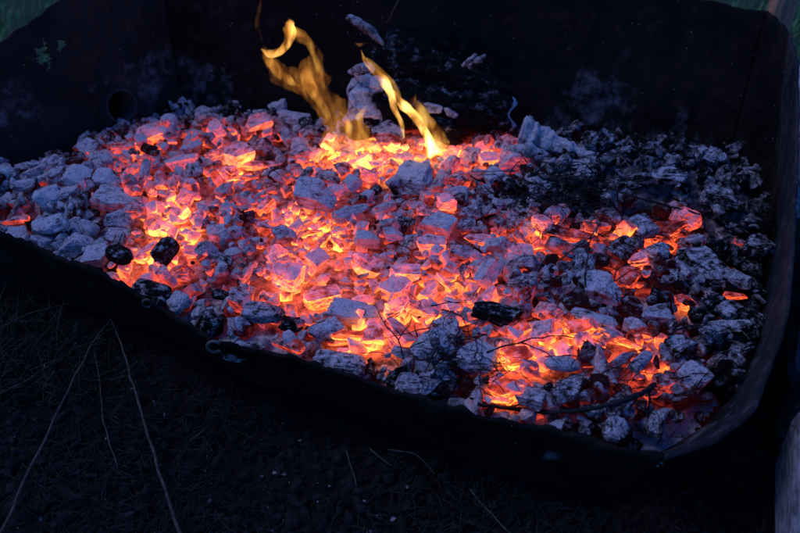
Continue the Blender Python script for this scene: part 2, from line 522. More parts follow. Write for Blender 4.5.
def shape(kind, seed, sub=5, fine=True):
    r = np.random.default_rng(seed)
    d, f = ICO[sub]
    n = {'block': 9.0, 'shard': 5.0, 'lump': 3.0, 'slab': 6.0, 'stick': 2.6, 'flake': 4.0, 'oval': 2.2}[kind]
    if kind == 'stick':   # rounded rod along x with flat broken ends
        p = d.copy()
        rad = np.sqrt(p[:, 1] ** 2 + p[:, 2] ** 2) + 1e-9
        k = np.maximum(np.abs(p[:, 0]) ** 6 + rad ** 6, 1e-9) ** (1 / 6)
        p = p / k[:, None]
    else:
        p = d / (np.abs(d) ** n).sum(1)[:, None] ** (1 / n)
    ncut = {'block': 9, 'shard': 9, 'lump': 12, 'slab': 9, 'stick': 3, 'flake': 8, 'oval': 2}[kind]
    if not fine: ncut += 2
    for _ in range(ncut):
        nn = r.normal(size=3)
        if kind == 'block':
            ax_ = np.zeros(3); ax_[r.integers(3)] = r.choice([-1, 1]); nn = nn * (.22 if r.random() < .6 else .55) + ax_
        if kind in ('slab', 'flake'): nn[2] *= 0.35
        if kind == 'shard': nn[0] *= 0.55
        nn /= np.linalg.norm(nn)
        lim = r.uniform(0.62, 0.95) if kind != 'shard' else r.uniform(0.42, 0.85)
        if kind == 'lump': lim = r.uniform(0.58, 0.92)
        if kind == 'oval': lim = r.uniform(0.8, 0.95)
        if not fine: lim *= .9
        s = p @ nn - lim
        p = p - np.outer(np.maximum(s, 0) * 0.96, nn)
    if kind == 'shard':
        p[:, 1:] *= (1 - 0.45 * (p[:, :1] + 1) / 2)
    if kind == 'flake':
        p[:, 2] = p[:, 2] * 0.8 + 0.9 * p[:, 1] ** 2 * r.uniform(0.3, 1.0) + 0.4 * p[:, 0] ** 2 * r.uniform(-.5, .8)
    off = Vector(r.uniform(-50, 50, 3))
    a1 = {'block': .075, 'shard': .07, 'lump': .12, 'slab': .07, 'stick': .05, 'flake': .10, 'oval': .05}[kind]
    if not fine: a1 *= .6
    out = np.empty_like(p)
    for i in range(len(p)):
        q = Vector(p[i]); e = q + off
        nn = Vector(d[i])
        s = a1 * noise.noise(e * 1.3) + a1 * 0.55 * noise.noise(e * 3.1)
        if fine:
            # long fibre grooves along x and cross checks
            gq = Vector((e.x * 0.5, e.y * 3.6, e.z * 3.6))
            s += 0.045 * noise.noise(gq * 1.7) if kind in ('block', 'shard', 'slab', 'stick') else 0.03 * noise.noise(e * 6)
            dd = noise.voronoi(Vector((e.x * 1.5, e.y * 1.9, e.z * 1.9)) + Vector((noise.noise(e * 2) * .4, noise.noise(e * 2.3) * .4, 0)))[0]
            edge = dd[1] - dd[0]
            if kind in ('block', 'slab', 'stick', 'lump', 'shard') and edge < 0.10:
                s -= (0.10 - edge) * 0.85
            s += 0.018 * noise.noise(e * 11)
        out[i] = p[i] + np.array(nn) * s
    mx = np.abs(out).max(0)
    out /= mx
    return out, f

KINDS = ['block', 'shard', 'lump', 'slab', 'stick', 'flake', 'oval']
NPER = {'block': 8, 'shard': 5, 'lump': 7, 'slab': 5, 'stick': 3, 'flake': 4, 'oval': 2}
PROTO = {}
for ki, k in enumerate(KINDS):
    for s in range(NPER[k]):
        v, f = shape(k, 100 * ki + s)
        me = mesh_from('coal_' + k, v, f, True)
        try: me.set_sharp_from_angle(angle=math.radians(52))
        except Exception: pass
        set_attr(me, 'ht', np.ones(len(v))); set_attr(me, 'ash', np.zeros(len(v)))
        me.materials.append(M_COAL)
        PROTO[k, s] = me

# ------------------------------------------------------------------ coal surface & stacking
poly = [inward(q, .022, ZS) for q in (P(-60, 215), P(0, 236), P(105, 280), P(212, 338), P(300, 357), P(440, 404), P(540, 433), P(640, 452))] + [P(664, 440), P(706, 412), P(742, 376), P(766, 320), P(772, 255), P(770, 200), P(742, 140), P(177, 96), P(0, 165), P(-60, 190)]
poly = [(p.x, p.y) for p in poly]
def inside(x, y):
    c = False
    for (x1, y1), (x2, y2) in zip(poly, poly[1:] + poly[:1]):
        if (y1 > y) != (y2 > y) and x < (x2 - x1) * (y - y1) / (y2 - y1) + x1: c = not c
    return c
def edge_dist(x, y):
    b = 9
    for (x1, y1), (x2, y2) in zip(poly, poly[1:] + poly[:1]):
        dx, dy = x2 - x1, y2 - y1
        t = max(0, min(1, ((x - x1) * dx + (y - y1) * dy) / (dx * dx + dy * dy)))
        b = min(b, math.hypot(x - x1 - t * dx, y - y1 - t * dy))
    return b
def base_z(x, y):
    e = edge_dist(x, y) if inside(x, y) else 0
    z = 0.243 + 0.030 * min(1, e / 0.16) + 0.014 * noise.noise(Vector((x * 6, y * 6, 3)))
    # ash bank leaning on the right of the back plate
    u, v, _ = pix((x, y, ZS))
    z += 0.035 * math.exp(-((u - 690) / 80) ** 2 - ((v - 185) / 22) ** 2)
    z += 0.02 * math.exp(-((u - 560) / 60) ** 2 - ((v - 190) / 30) ** 2)
    z -= 0.030 * math.exp(-((u - 690) / 55) ** 2 - ((v - 425) / 34) ** 2)
    return z

GX0, GY0, GS = -0.95, 0.70, 0.004
GNX, GNY = int(1.75 / GS), int(1.25 / GS)
H = np.zeros((GNY, GNX)); MASK = np.zeros((GNY, GNX), bool)
for j in range(0, GNY):
    for i in range(0, GNX):
        x, y = GX0 + i * GS, GY0 + j * GS
        if i % 4 == 0 and j % 4 == 0:
            H[j:j + 4, i:i + 4] = base_z(x, y); MASK[j:j + 4, i:i + 4] = inside(x, y)
def settle(x, y, rx, rz, update=True, sink=0.35, top=0.62):
    """drop a lump of footprint radius rx and half-height rz onto the heap; returns its centre height"""
    i, j = int((x - GX0) / GS), int((y - GY0) / GS)
    k = max(1, int(rx * 0.75 / GS))
    sub = H[max(0, j - k):j + k + 1, max(0, i - k):i + k + 1]
    if sub.size == 0: return ZS
    z = 0.5 * float(sub.mean()) + 0.5 * float(np.percentile(sub, 85)) + rz * sink
    if update:
        k = max(1, int(rx / GS))
        j0, j1, i0, i1 = max(0, j - k), min(GNY, j + k + 1), max(0, i - k), min(GNX, i + k + 1)
        yy, xx = np.mgrid[j0:j1, i0:i1]
        q = 1 - ((yy - j) ** 2 + (xx - i) ** 2) / (k + .5) ** 2
        cap = np.where(q > 0, z + rz * top * np.sqrt(np.maximum(q, 0)), -1)
        H[j0:j1, i0:i1] = np.maximum(H[j0:j1, i0:i1], cap)
    return z

# the glowing bed beneath
bx = np.arange(-0.92, 0.80, 0.008); by = np.arange(0.74, 1.92, 0.008)
bv, bh, ba = [], [], []
for y in by:
    for x in bx:
        z = base_z(x, y) - 0.008 + 0.006 * noise.noise(Vector((x * 45, y * 45, 0)))
        bv.append((x, y, z)); hh = heat_at(x, y)
        bh.append(min(1.0, hh * 1.08)); ba.append(0.35 if hh < 0.3 else 0.0)
bf, nbx = [], len(bx)
for j in range(len(by) - 1):
    for i in range(nbx - 1):
        if inside(bx[i] + .004, by[j] + .004) and edge_dist(bx[i] + .004, by[j] + .004) > .012:
            bf.append((j * nbx + i, j * nbx + i + 1, (j + 1) * nbx + i + 1, (j + 1) * nbx + i))
me = mesh_from('ember_bed', bv, bf, True); set_attr(me, 'ht', bh); set_attr(me, 'ash', ba)
bed = link_mesh('ember_bed', me, M_BED); bed.color = (1, .3, 0, 1)
bmesh_ = bmesh.new(); bmesh_.from_mesh(me); bmesh.ops.delete(bmesh_, geom=[v for v in bmesh_.verts if not v.link_faces], context='VERTS'); bmesh_.to_mesh(me); bmesh_.free()
tag(bed, 'glowing bed of crumbled embers and ash at the bottom of the tub', 'ember bed', kind='stuff')

# soft bank of fine ash against the right of the back plate
ab_v, ab_f, ab_a = [], [], []
axs = np.arange(0.26, 0.82, 0.003); ays = np.arange(1.30, 1.76, 0.003)
def bank_h(x, y):
    u, v, _ = pix((x, y, ZS + .02))
    vc = np.interp(u, [560, 640, 760], [172, 184, 206])
    b = math.exp(-(max(0, 615 - u) / 30) ** 2 - (max(0, u - 745) / 22) ** 2 - ((v - vc) / (19 if v > vc else 20)) ** 4)
    q = Vector((x, y, 0))
    return b, b * .030 + b * (.012 * noise.noise(q * 14) + .013 * noise.noise(q * 38) + .013 * abs(noise.noise(q * 80)) + .008 * noise.noise(q * 170))
for y in ays:
    for x in axs:
        b, hgt = bank_h(x, y)
        ab_v.append((x, y, base_z(x, y) - .004 + hgt)); ab_a.append(b)
nax = len(axs)
for j in range(len(ays) - 1):
    for i in range(nax - 1):
        k = j * nax + i
        if min(ab_a[k], ab_a[k + 1], ab_a[k + nax], ab_a[k + nax + 1]) > .12 and inside(axs[i], ays[j]):
            ab_f.append((k, k + 1, k + nax + 1, k + nax))
            if (i + j) % 2: continue
            ii, jj = int((axs[i] - GX0) / GS), int((ays[j] - GY0) / GS)
            H[jj:jj + 2, ii:ii + 2] = np.maximum(H[jj:jj + 2, ii:ii + 2], ab_v[k][2])
me = mesh_from('ash_bank', ab_v, ab_f, True)
bmesh_ = bmesh.new(); bmesh_.from_mesh(me); bmesh.ops.delete(bmesh_, geom=[v for v in bmesh_.verts if not v.link_faces], context='VERTS'); bmesh_.to_mesh(me); bmesh_.free()
M_ASH = simple('fine_ash', (.03, .03, .032), (.19, .19, .195), 70, .95, 1.0, .006, lo=.36, hi=.68)
tag(link_mesh('ash_bank', me, M_ASH), 'soft grey bank of fine ash heaped against the right of the back plate', 'ash', kind='stuff')

# small embers: past counting, one object
FSH = {}
for s in range(26):
    k = ['block', 'shard', 'block', 'lump', 'slab', 'block'][s % 6]
    FSH[s] = (shape(k, 900 + s, 2, False), shape(k, 900 + s, 3, False))
fv, ff, fh, fa = [], [], [], []
nv_ = 0
def size_at(u, v):
    """typical radius of the lumps: fine rubble in the middle, coarse at the left and right ends"""
    m = math.exp(-((u - 330) / 190) ** 2 - ((v - 225) / 90) ** 2)
    return 0.0155 - 0.0050 * m
def add_frag(x, y, r, heat, ash, sub=0, lift=0.0):
    global nv_
    s = rnd.randrange(26)
    V, Fc = FSH[s][sub]
    dims = np.array([r * rnd.uniform(.9, 1.6), r * rnd.uniform(.7, 1.0), r * rnd.uniform(.5, .9)])
    R = np.array(Euler((rnd.gauss(0, .55), rnd.gauss(0, .55), rnd.uniform(0, 6.28))).to_matrix())
    z = settle(x, y, r, dims[2] + .002, sink=0.35, top=0.5) + lift
    fv.append((V * dims) @ R.T + np.array([x, y, z])); ff.append(Fc + nv_); nv_ += len(V)
    fh.append(np.full(len(V), heat)); fa.append(np.full(len(V), ash))
def rand_pt():
    while True:
        x, y = rnd.uniform(-0.92, 0.74), rnd.uniform(0.76, 1.90)
        if not inside(x, y): continue
        u, v, _ = pix((x, y, ZS))
        if -30 < u < 815: return x, y, u, v
def jit_heat(h):
    return max(0, h * rnd.choice([.4, .62, .8, .95, 1.05, 1.22] if h < .62 else [.72, .85, 1.0, 1.1]) + rnd.gauss(0, .05) * (h > .12))
N1 = 2300
for k in range(N1):
    x, y, u, v = rand_pt()
    e = edge_dist(x, y)
    if e < 0.010: continue
    if x > .2 and bank_h(x, y)[0] > .4 and rnd.random() < .45: continue
    h = jit_heat(heat_at(x, y))
    r = size_at(u, v) * rnd.uniform(.66, 1.16)
    add_frag(x, y, r, h, ash_shade_pick(u, v, h), 1 if r > .0085 else 0)

# ------------------------------------------------------------------ individual coals
coals = []     # (object, label, pixel)
used = 0
def coal(kind, x, y, dims, rot, heat, ash, label=None, z=None, group=None, proto=None, sink=.35, top=.62, name='coal', landmark=None):
    s = proto if proto is not None else rnd.randrange(NPER[kind])
    o = bpy.data.objects.new(name, PROTO[kind, s % NPER[kind]])
    COL.objects.link(o)
    rx = max(dims[0], dims[1]) * .85
    zz = settle(x, y, rx, dims[2], sink=sink, top=top) if z is None else z
    o.location = (x, y, zz); o.rotation_euler = rot; o.scale = dims
    o.color = (heat, ash, rnd.random(), 1)
    o['category'] = 'coal'
    o['group'] = group or 'lumps of burning charcoal in the fire tub'
    if label: o['label'] = label
    coals.append(dict(o=o, label=label, kind=kind, heat=heat, ash=ash, dims=dims, lm=landmark))
    return o
HERO = [
 # u, v, w, h, kind, heat, ash, yaw deg, roll, label, landmark phrase
 (162, 250, 40, 24, 'stick', .10, .10, 75, 25, 'dark stubby coal standing in the brightest yellow glow', 'the dark stub in the yellow glow'),
 (119, 254, 32, 22, 'oval', .06, .05, -30, 0, 'black oval coal with a pale rim near the front lip', 'the black oval coal'),
 (46, 198, 34, 34, 'lump', .10, .95, 20, 10, 'large cracked ash-white lump with red embers on its left', 'the cracked ash-white lump'),
 (77, 184, 36, 26, 'block', .10, .95, -10, 5, 'pale ash-coated square block, left one of a touching pair', 'the pale pair of blocks'),
 (108, 184, 28, 24, 'block', .10, .92, -5, 0, 'pale ash-coated square block, right one of a touching pair', None),
 (49, 222, 36, 26, 'lump', .05, .85, 30, 0, 'wrinkled blue-grey lump below the cracked ash-white lump', None),
 (75, 233, 40, 30, 'lump', .04, .95, 0, 0, 'broad ash-white lump just behind the left of the front lip', 'the broad ash-white lump'),
 (93, 249, 30, 30, 'block', .14, .92, 15, 10, 'pale block with one pink glowing edge beside the black oval coal', None),
 (6, 178, 26, 22, 'lump', .03, .90, 0, 0, 'grey lump at the far left below the sloping plate', 'the far-left grey lump'),
 (115, 228, 24, 26, 'block', .16, .85, 40, 15, 'pale blue block between the long grey slab and the black oval coal', None),
 (121, 203, 62, 30, 'slab', .30, .62, -8, 8, 'long grey slab with an orange glowing underside, at the left', 'the long grey slab'),
 (12, 209, 30, 12, 'slab', .58, .35, 10, 0, 'dull red glowing slab low at the far left', None),
 (183, 198, 28, 18, 'stick', .74, .80, 85, 12, 'pink-orange upright block standing above the yellow glow', 'the upright pink block'),
 (183, 167, 34, 22, 'block', .55, .85, 0, 0, 'barrel-shaped pink block banded with ash', 'the barrel-shaped pink block'),
 (147, 137, 36, 22, 'block', .66, .70, 25, 10, 'orange glowing coal nearest the round pipe hole', 'the orange coal by the pipe hole'),
 (170, 127, 18, 18, 'oval', .12, .95, 70, 0, 'round pale ash lump right of the orange coal by the pipe hole', None),
 (204, 108, 26, 20, 'lump', .02, .75, 10, 0, 'grey ash lump topmost against the tall back plate', 'the topmost grey lump'),
 (225, 211, 16, 15, 'lump', .02, 1.2, 0, 0, 'small beige fluffy ash ball among dark crumbs', 'the beige ash ball'),
 (238, 160, 26, 34, 'block', .80, .6, 60, 10, 'yellow-orange glowing block in the upper left heap', 'the yellow-orange upper block'),
 (265, 162, 48, 12, 'shard', .72, .5, 8, 5, 'long orange splinter lying left of the burning log', 'the long orange splinter'),
 (257, 127, 30, 18, 'block', .62, .7, 35, 10, 'glowing coal in front of the left flame tip', None),
 (292, 110, 44, 24, 'lump', .06, .90, -15, 0, 'mauve rounded ash lump at the foot of the left flame', 'the mauve lump under the left flame'),
 (148, 279, 48, 30, 'lump', .02, .12, -20, 0, 'dark grey lump spilling on the front lip above the small hook', 'the dark lump by the small hook'),
 (175, 287, 26, 26, 'lump', .02, .98, -30, 0, 'white ash-capped lump right of the dark lump on the front lip', 'the white-capped lump'),
 (208, 309, 34, 30, 'lump', .03, .18, 60, 0, 'round charcoal-black lump above the larger hook', 'the black lump by the larger hook'),
 (220, 286, 20, 14, 'lump', .03, .12, 10, 0, 'small black lump behind the white-capped lump', None),
 (263, 305, 48, 24, 'slab', .05, .38, 0, 8, 'flat slate-grey slab among the black front lumps', 'the flat slate-grey slab'),
 (290, 311, 26, 20, 'lump', .02, .06, 30, 0, 'jet-black knobbly lump between two grey slabs at the front', None),
 (322, 321, 44, 28, 'lump', .10, .62, 20, 0, 'half black half white lump beside the orange slot', 'the black and white lump'),
 (240, 333, 44, 26, 'lump', .02, .30, -10, 0, 'dull grey lump on the front lip right of the larger hook', None),
 (338, 347, 58, 32, 'lump', .06, .50, -8, 0, 'large smoky grey lump on the front lip under the orange slot', 'the large smoky lump'),
 (357, 306, 64, 26, 'slab', .12, .88, -6, 12, 'wide wrinkled ash slab above the orange slot', 'the wide wrinkled slab'),
 (352, 328, 44, 11, 'stick', .98, .10, -8, 0, 'bright orange bar glowing between two grey lumps', 'the bright orange bar'),
 (321, 292, 38, 30, 'block', .82, .42, 20, 5, 'square block with slate-blue top and bright orange sides', 'the blue-topped orange block'),
 (287, 281, 36, 32, 'block', .80, .75, 70, 10, 'salmon-pink block with a yellow glowing back edge', 'the salmon-pink block'),
 (287, 332, 40, 15, 'slab', .55, .25, -25, 10, 'dull red slab sinking behind the front lip', None),
 (316, 201, 46, 30, 'block', .34, .72, -12, 8, 'large grey-topped striped block in the middle of the bed', 'the striped grey block'),
 (326, 180, 34, 18, 'slab', .42, .35, -25, 8, 'dark-topped slab behind the striped grey block', None),
 (354, 211, 50, 18, 'shard', .20, .80, 35, 10, 'long pale grey shard pointing right of the striped block', 'the long pale shard'),
 (367, 237, 28, 20, 'block', .36, .90, 0, 5, 'neat grey-pink cube below the long pale shard', 'the neat grey-pink cube'),
 (322, 240, 26, 12, 'shard', .92, .3, 60, 25, 'left splinter of the glowing orange fan', None),
 (329, 238, 26, 11, 'shard', .95, .3, 95, 25, 'middle splinter of the glowing orange fan', 'the glowing orange fan'),
 (336, 241, 26, 11, 'shard', .92, .3, 130, 25, 'right splinter of the glowing orange fan', None),
 (412, 178, 48, 36, 'slab', .20, .80, -30, 10, 'big taupe three-sided slab below the right flame', 'the big taupe slab'),
 (386, 173, 16, 9, 'oval', .98, .2, 25, 0, 'small yellow glowing nub left of the big taupe slab', None),
 (354, 187, 24, 18, 'lump', .34, .95, 80, 20, 'knobbly mauve ash pillar above the long pale shard', None),
 (284, 232, 26, 18, 'block', .30, .62, 30, 10, 'small blue and black block left of the glowing fan', None),
 (512, 164, 46, 30, 'lump', .48, .95, 15, 0, 'ash-white oval lump with pink flanks under the log end', 'the ash-white oval lump'),
 (445, 208, 20, 22, 'block', .72, .85, 20, 5, 'small orange-pink cube in the middle right', 'the orange-pink cube'),
 (459, 196, 24, 28, 'lump', .16, .95, 70, 0, 'grey ash-coated lump leaning on the orange-pink cube', None),
 (437, 228, 40, 24, 'block', .38, .85, -35, 5, 'mauve oblong block lying below the orange-pink cube', 'the mauve oblong block'),
 (431, 249, 30, 26, 'block', .66, .75, 0, 5, 'pink block with a yellow glowing foot', 'the block with a yellow foot'),
 (478, 238, 36, 13, 'slab', .70, .55, -10, 5, 'flat red-hot slab right of the mauve oblong block', None),
 (443, 283, 36, 8, 'stick', .88, .6, -60, 18, 'thin orange rod leaning left of the black front coal', 'the thin orange rod'),
 (406, 276, 34, 28, 'block', .80, .65, 20, 8, 'orange cube glowing between the salmon block and the thin rod', 'the orange cube'),
 (366, 268, 20, 34, 'flake', .78, .5, 80, 20, 'curled orange flake left of the orange cube', None),
 (498, 321, 56, 28, 'block', .015, .02, -14, 8, 'big jet-black coal lying across the glow near the front', 'the big jet-black coal'),
 (562, 363, 38, 18, 'oval', .05, .92, -4, 0, 'smooth grey pebble-shaped coal in the front right glow', 'the smooth grey pebble coal'),
 (592, 326, 50, 22, 'lump', .22, .85, -15, 0, 'humped grey lump roofing the front right glow', 'the humped grey lump'),
 (634, 322, 24, 24, 'block', .25, .85, 10, 5, 'upright grey block at the top of the front right glow', None),
 (655, 312, 34, 20, 'slab', .18, .85, 10, 10, 'grey slab capping the right end of the front right glow', None),
 (618, 345, 48, 12, 'shard', .90, .4, -25, 5, 'orange curved shard inside the front right glow', None),
 (622, 362, 40, 14, 'shard', .30, .85, 40, 10, 'slanting grey splinter in front of the orange curved shard', 'the slanting grey splinter'),
 (640, 366, 36, 14, 'stick', .22, .85, 50, 8, 'grey finger-like coal beside the slanting grey splinter', None),
 (677, 346, 34, 32, 'block', .06, .55, 30, 0, 'dark slate block at the right end of the front glow', 'the dark slate block'),
 (664, 370, 26, 24, 'block', .50, .7, 20, 8, 'pink-edged block at the lower right of the front glow', None),
 (638, 237, 30, 28, 'block', .12, .75, 25, 5, 'square blue-grey block beside the red planks on the right', 'the square blue-grey block'),
 (655, 260, 34, 26, 'lump', .08, .68, -15, 0, 'big blue-grey lump below the square blue-grey block', None),
 (628, 276, 30, 28, 'slab', .62, .35, -60, 30, 'steep red-faced slab with thin wires of twig over it', 'the steep red-faced slab'),
 (682, 272, 28, 24, 'block', .14, .85, 30, 0, 'ash-coated block perched on a red foot at the right', 'the block on a red foot'),
 (684, 293, 22, 20, 'block', .72, .1, 10, 0, 'red foot glowing under the perched ash-coated block', None),
 (741, 240, 16, 18, 'lump', .56, .5, 0, 0, 'lone small red coal farthest right under the side plate', 'the lone small red coal'),
 (740, 283, 26, 20, 'lump', .06, .90, 0, 0, 'ash lump glowing red below, close to the curved side plate', 'the ash lump by the side plate'),
 (737, 293, 26, 9, 'slab', .70, .1, 0, 0, 'thin red sliver under the ash lump by the side plate', None),
 (713, 272, 50, 62, 'slab', .04, .55, 15, 6, 'large dusky slab lying flat on the right side', 'the large dusky slab'),
 (601, 298, 40, 30, 'block', .22, .85, -20, 5, 'pale block in the middle of the right half', 'the pale right-hand block'),
 (572, 243, 64, 22, 'slab', .60, .12, -8, 4, 'flat dull red plank, left of the two red planks', 'the flat red plank'),
 (664, 230, 44, 24, 'slab', .66, .08, -30, 12, 'flat bright red plank, right of the two red planks', None),
 (722, 350, 24, 16, 'lump', .18, .70, 0, 0, 'grey lump with a red spot near the front right corner', 'the red-spotted lump'),
 (652, 200, 60, 22, 'slab', .02, .55, -14, 6, 'ash-dusted sheet of burnt bark behind the red planks', 'the ash sheet'),
 (716, 212, 44, 24, 'slab', .02, .50, -20, 4, 'ash-grey bark sheet nearest the back right corner', None),
 (432, 348, 44, 34, 'lump', .06, .60, 10, 0, 'blue-grey lump under the left of the needle tangle', 'the lump under the needles'),
 (478, 352, 44, 42, 'lump', .08, .85, 70, 0, 'pale blue lump right behind the needle tangle', None),
 (415, 377, 42, 28, 'lump', .07, .45, -10, 0, 'smoky lump on the front lip below the needle tangle', None),
 (520, 358, 40, 26, 'slab', .94, .05, 30, 10, 'brightest orange slab right of the needle tangle', 'the brightest orange slab'),
 (505, 382, 36, 22, 'slab', .85, .05, -40, 12, 'orange-red slab in front of the brightest orange slab', None),
 (580, 338, 34, 20, 'slab', .92, .15, 15, 10, 'glowing orange slab above the smooth grey pebble coal', None),
]
order = sorted(range(len(HERO)), key=lambda i: HERO[i][1])
for i in order:
    u, v, wpx, hpx, kind, heat, ash, yaw, roll, label, lm = HERO[i]
    p = P(u, v, ZS + 0.012); m = ppm(p)
    wpx *= .98; hpx *= .98
    a = wpx / m / 2
    if kind in ('slab',): dims = (a, hpx / m / 2 * 1.25, min(a * .35, hpx / m / 2 * .55))
    elif kind in ('stick', 'shard'): dims = (a, hpx / m / 2 * 0.95, hpx / m / 2 * 0.95)
    elif kind == 'lump': dims = (a, hpx / m / 2 * 1.1, hpx / m / 2 * .8)
    else: dims = (a, hpx / m / 2 * 1.0, hpx / m / 2 * .85)
    rot = (math.radians(roll), math.radians(rnd.uniform(-8, 8)), math.radians(yaw))
    coal(kind, p.x, p.y, dims, rot, heat, ash - .22 / (1 + math.exp(-(u - 585) / 22)) * (ash > .3), label, landmark=lm, sink=.55)  # right-hand lumps darkened too: real char and painted-in wall shade

# the rest of the 300 individuals
NTOT = 300
pts = [(c['o'].location.x, c['o'].location.y, max(c['dims'][:2])) for c in coals]
tries = 0
while len(coals) < NTOT and tries < 60000:
    tries += 1
    x, y, u, v = rand_pt()
    if not (-8 < u < 806): continue
    if edge_dist(x, y) < 0.014: continue
    if 325 < u < 515 and v < 138: continue
    if x > .2 and bank_h(x, y)[0] > .5: continue
    if dark_zone(u, v) > .5 and rnd.random() < .7: continue
    r = size_at(u, v) * rnd.uniform(1.1, 1.85) * (1.0 if tries < 30000 else .8)
    if any((x - a) ** 2 + (y - b) ** 2 < (0.64 * (r + c)) ** 2 for a, b, c in pts): continue
    pts.append((x, y, r))
    h = heat_at(x, y); hh = jit_heat(h)
    kind = rnd.choices(['block', 'shard', 'lump', 'slab', 'stick', 'flake'], [.50, .16, .12, .10, .06, .06])[0]
    if hh < .22: kind = rnd.choices(['block', 'shard', 'lump', 'slab'], [.46, .12, .32, .10])[0]
    asp = {'block': (1.1, .8, .75), 'shard': (1.45, .55, .5), 'lump': (1.05, .9, .7), 'slab': (1.15, .95, .42), 'stick': (1.35, .55, .55), 'flake': (1.1, .9, .3)}[kind]
    dims = tuple(r * q * rnd.uniform(.85, 1.15) for q in asp)
    tilt = .22 if kind in ('slab', 'lump') else .4
    ash = ash_shade_pick(u, v, hh) + .08
    coal(kind, x, y, dims, (rnd.gauss(0, tilt), rnd.gauss(0, tilt), rnd.uniform(0, 6.28)), hh, ash)

# finishing sprinkle of small embers in the gaps and on the lumps
for k in range(2000):
    x, y, u, v = rand_pt()
    if edge_dist(x, y) < 0.008: continue
    if any((x - a) ** 2 + (y - b) ** 2 < (0.85 * c) ** 2 for a, b, c in pts): continue
    if x > .2 and bank_h(x, y)[0] > .4 and rnd.random() < .3: continue
    h = jit_heat(heat_at(x, y)) * .92
    r = size_at(u, v) * rnd.uniform(.28, .62)
    add_frag(x, y, r, h, ash_shade_pick(u, v, h), 0)
fm = mesh_from('small_embers', np.concatenate(fv), np.concatenate(ff), True)
try: fm.set_sharp_from_angle(angle=math.radians(48))
except Exception: pass
set_attr(fm, 'ht', np.concatenate(fh)); set_attr(fm, 'ash', np.concatenate(fa))
fo = link_mesh('small_embers', fm, M_FRAG); fo.color = (1, 0, 0, 1)
tag(fo, 'countless small embers and ash crumbs filling the gaps between the coals', 'embers', kind='stuff')

# labels for the other coals: look first, then the nearest landmark
LM = []
for c in coals:
    if c['lm']:
        u, v, _ = pix(c['o'].location); LM.append((u, v, c['lm']))
LM += [(122, 106, 'the round pipe hole'), (360, 122, 'the ashy log end'), (434, 150, 'the right flame base'), (600, 158, 'the ashen branch tip'), (560, 195, 'the burnt needle heap'), (600, 408, 'the thick burnt twig')]
def look(c):
    h, a = c['heat'], c['ash']
    if h < .16: col = 'black' if a < .3 else ('dusky grey' if a < .7 else 'pale ash-grey')
    elif h < .32: col = 'faintly red dark' if a < .5 else 'mauve-grey'
    elif h < .55: col = 'dull red' if a < .5 else 'pink-tinged'
    elif h < .75: col = 'glowing red' if a < .6 else 'glowing pink'
    else: col = 'bright orange'
    r = max(c['dims']); sz = 'small' if r < .0145 else ('large' if r > .0215 else 'medium')
    kd = {'block': 'block', 'shard': 'splinter', 'lump': 'lump', 'slab': 'flat slab', 'stick': 'stick', 'flake': 'curled flake', 'oval': 'pebble'}[c['kind']]
    return f'{sz} {col} {kd}'
DIRS = ['right of', 'up and right of', 'behind', 'up and left of', 'left of', 'down and left of', 'in front of', 'down and right of']
labelled = {}
for c in coals:
    if c['label']: continue
    u, v, _ = pix(c['o'].location)
    best = sorted(LM, key=lambda q: (u - q[0]) ** 2 + ((v - q[1]) * 1.3) ** 2)[0]
    a = math.atan2(-(v - best[1]) * 1.3, u - best[0])
    dr = DIRS[int(round(a / (math.pi / 4))) % 8]
    key = f'{look(c)} {dr} {best[2]}'
    labelled.setdefault(key, []).append((math.hypot(u - best[0], v - best[1]), c))
for key, lst in labelled.items():
    lst.sort(key=lambda q: q[0])
    for n, (dist, c) in enumerate(lst):
        lab = key if len(lst) == 1 else (key + (', nearer' if n == 0 else ', farther') if len(lst) == 2 else key + ', ' + ['nearest', 'second nearest', 'third nearest', 'fourth nearest', 'fifth nearest'][min(n, 4)])
        if len(lab.replace(',', '').split()) > 16: lab = lab.replace('medium ', '').replace('down and ', 'lower ').replace('up and ', 'upper ')
        c['o']['label'] = lab

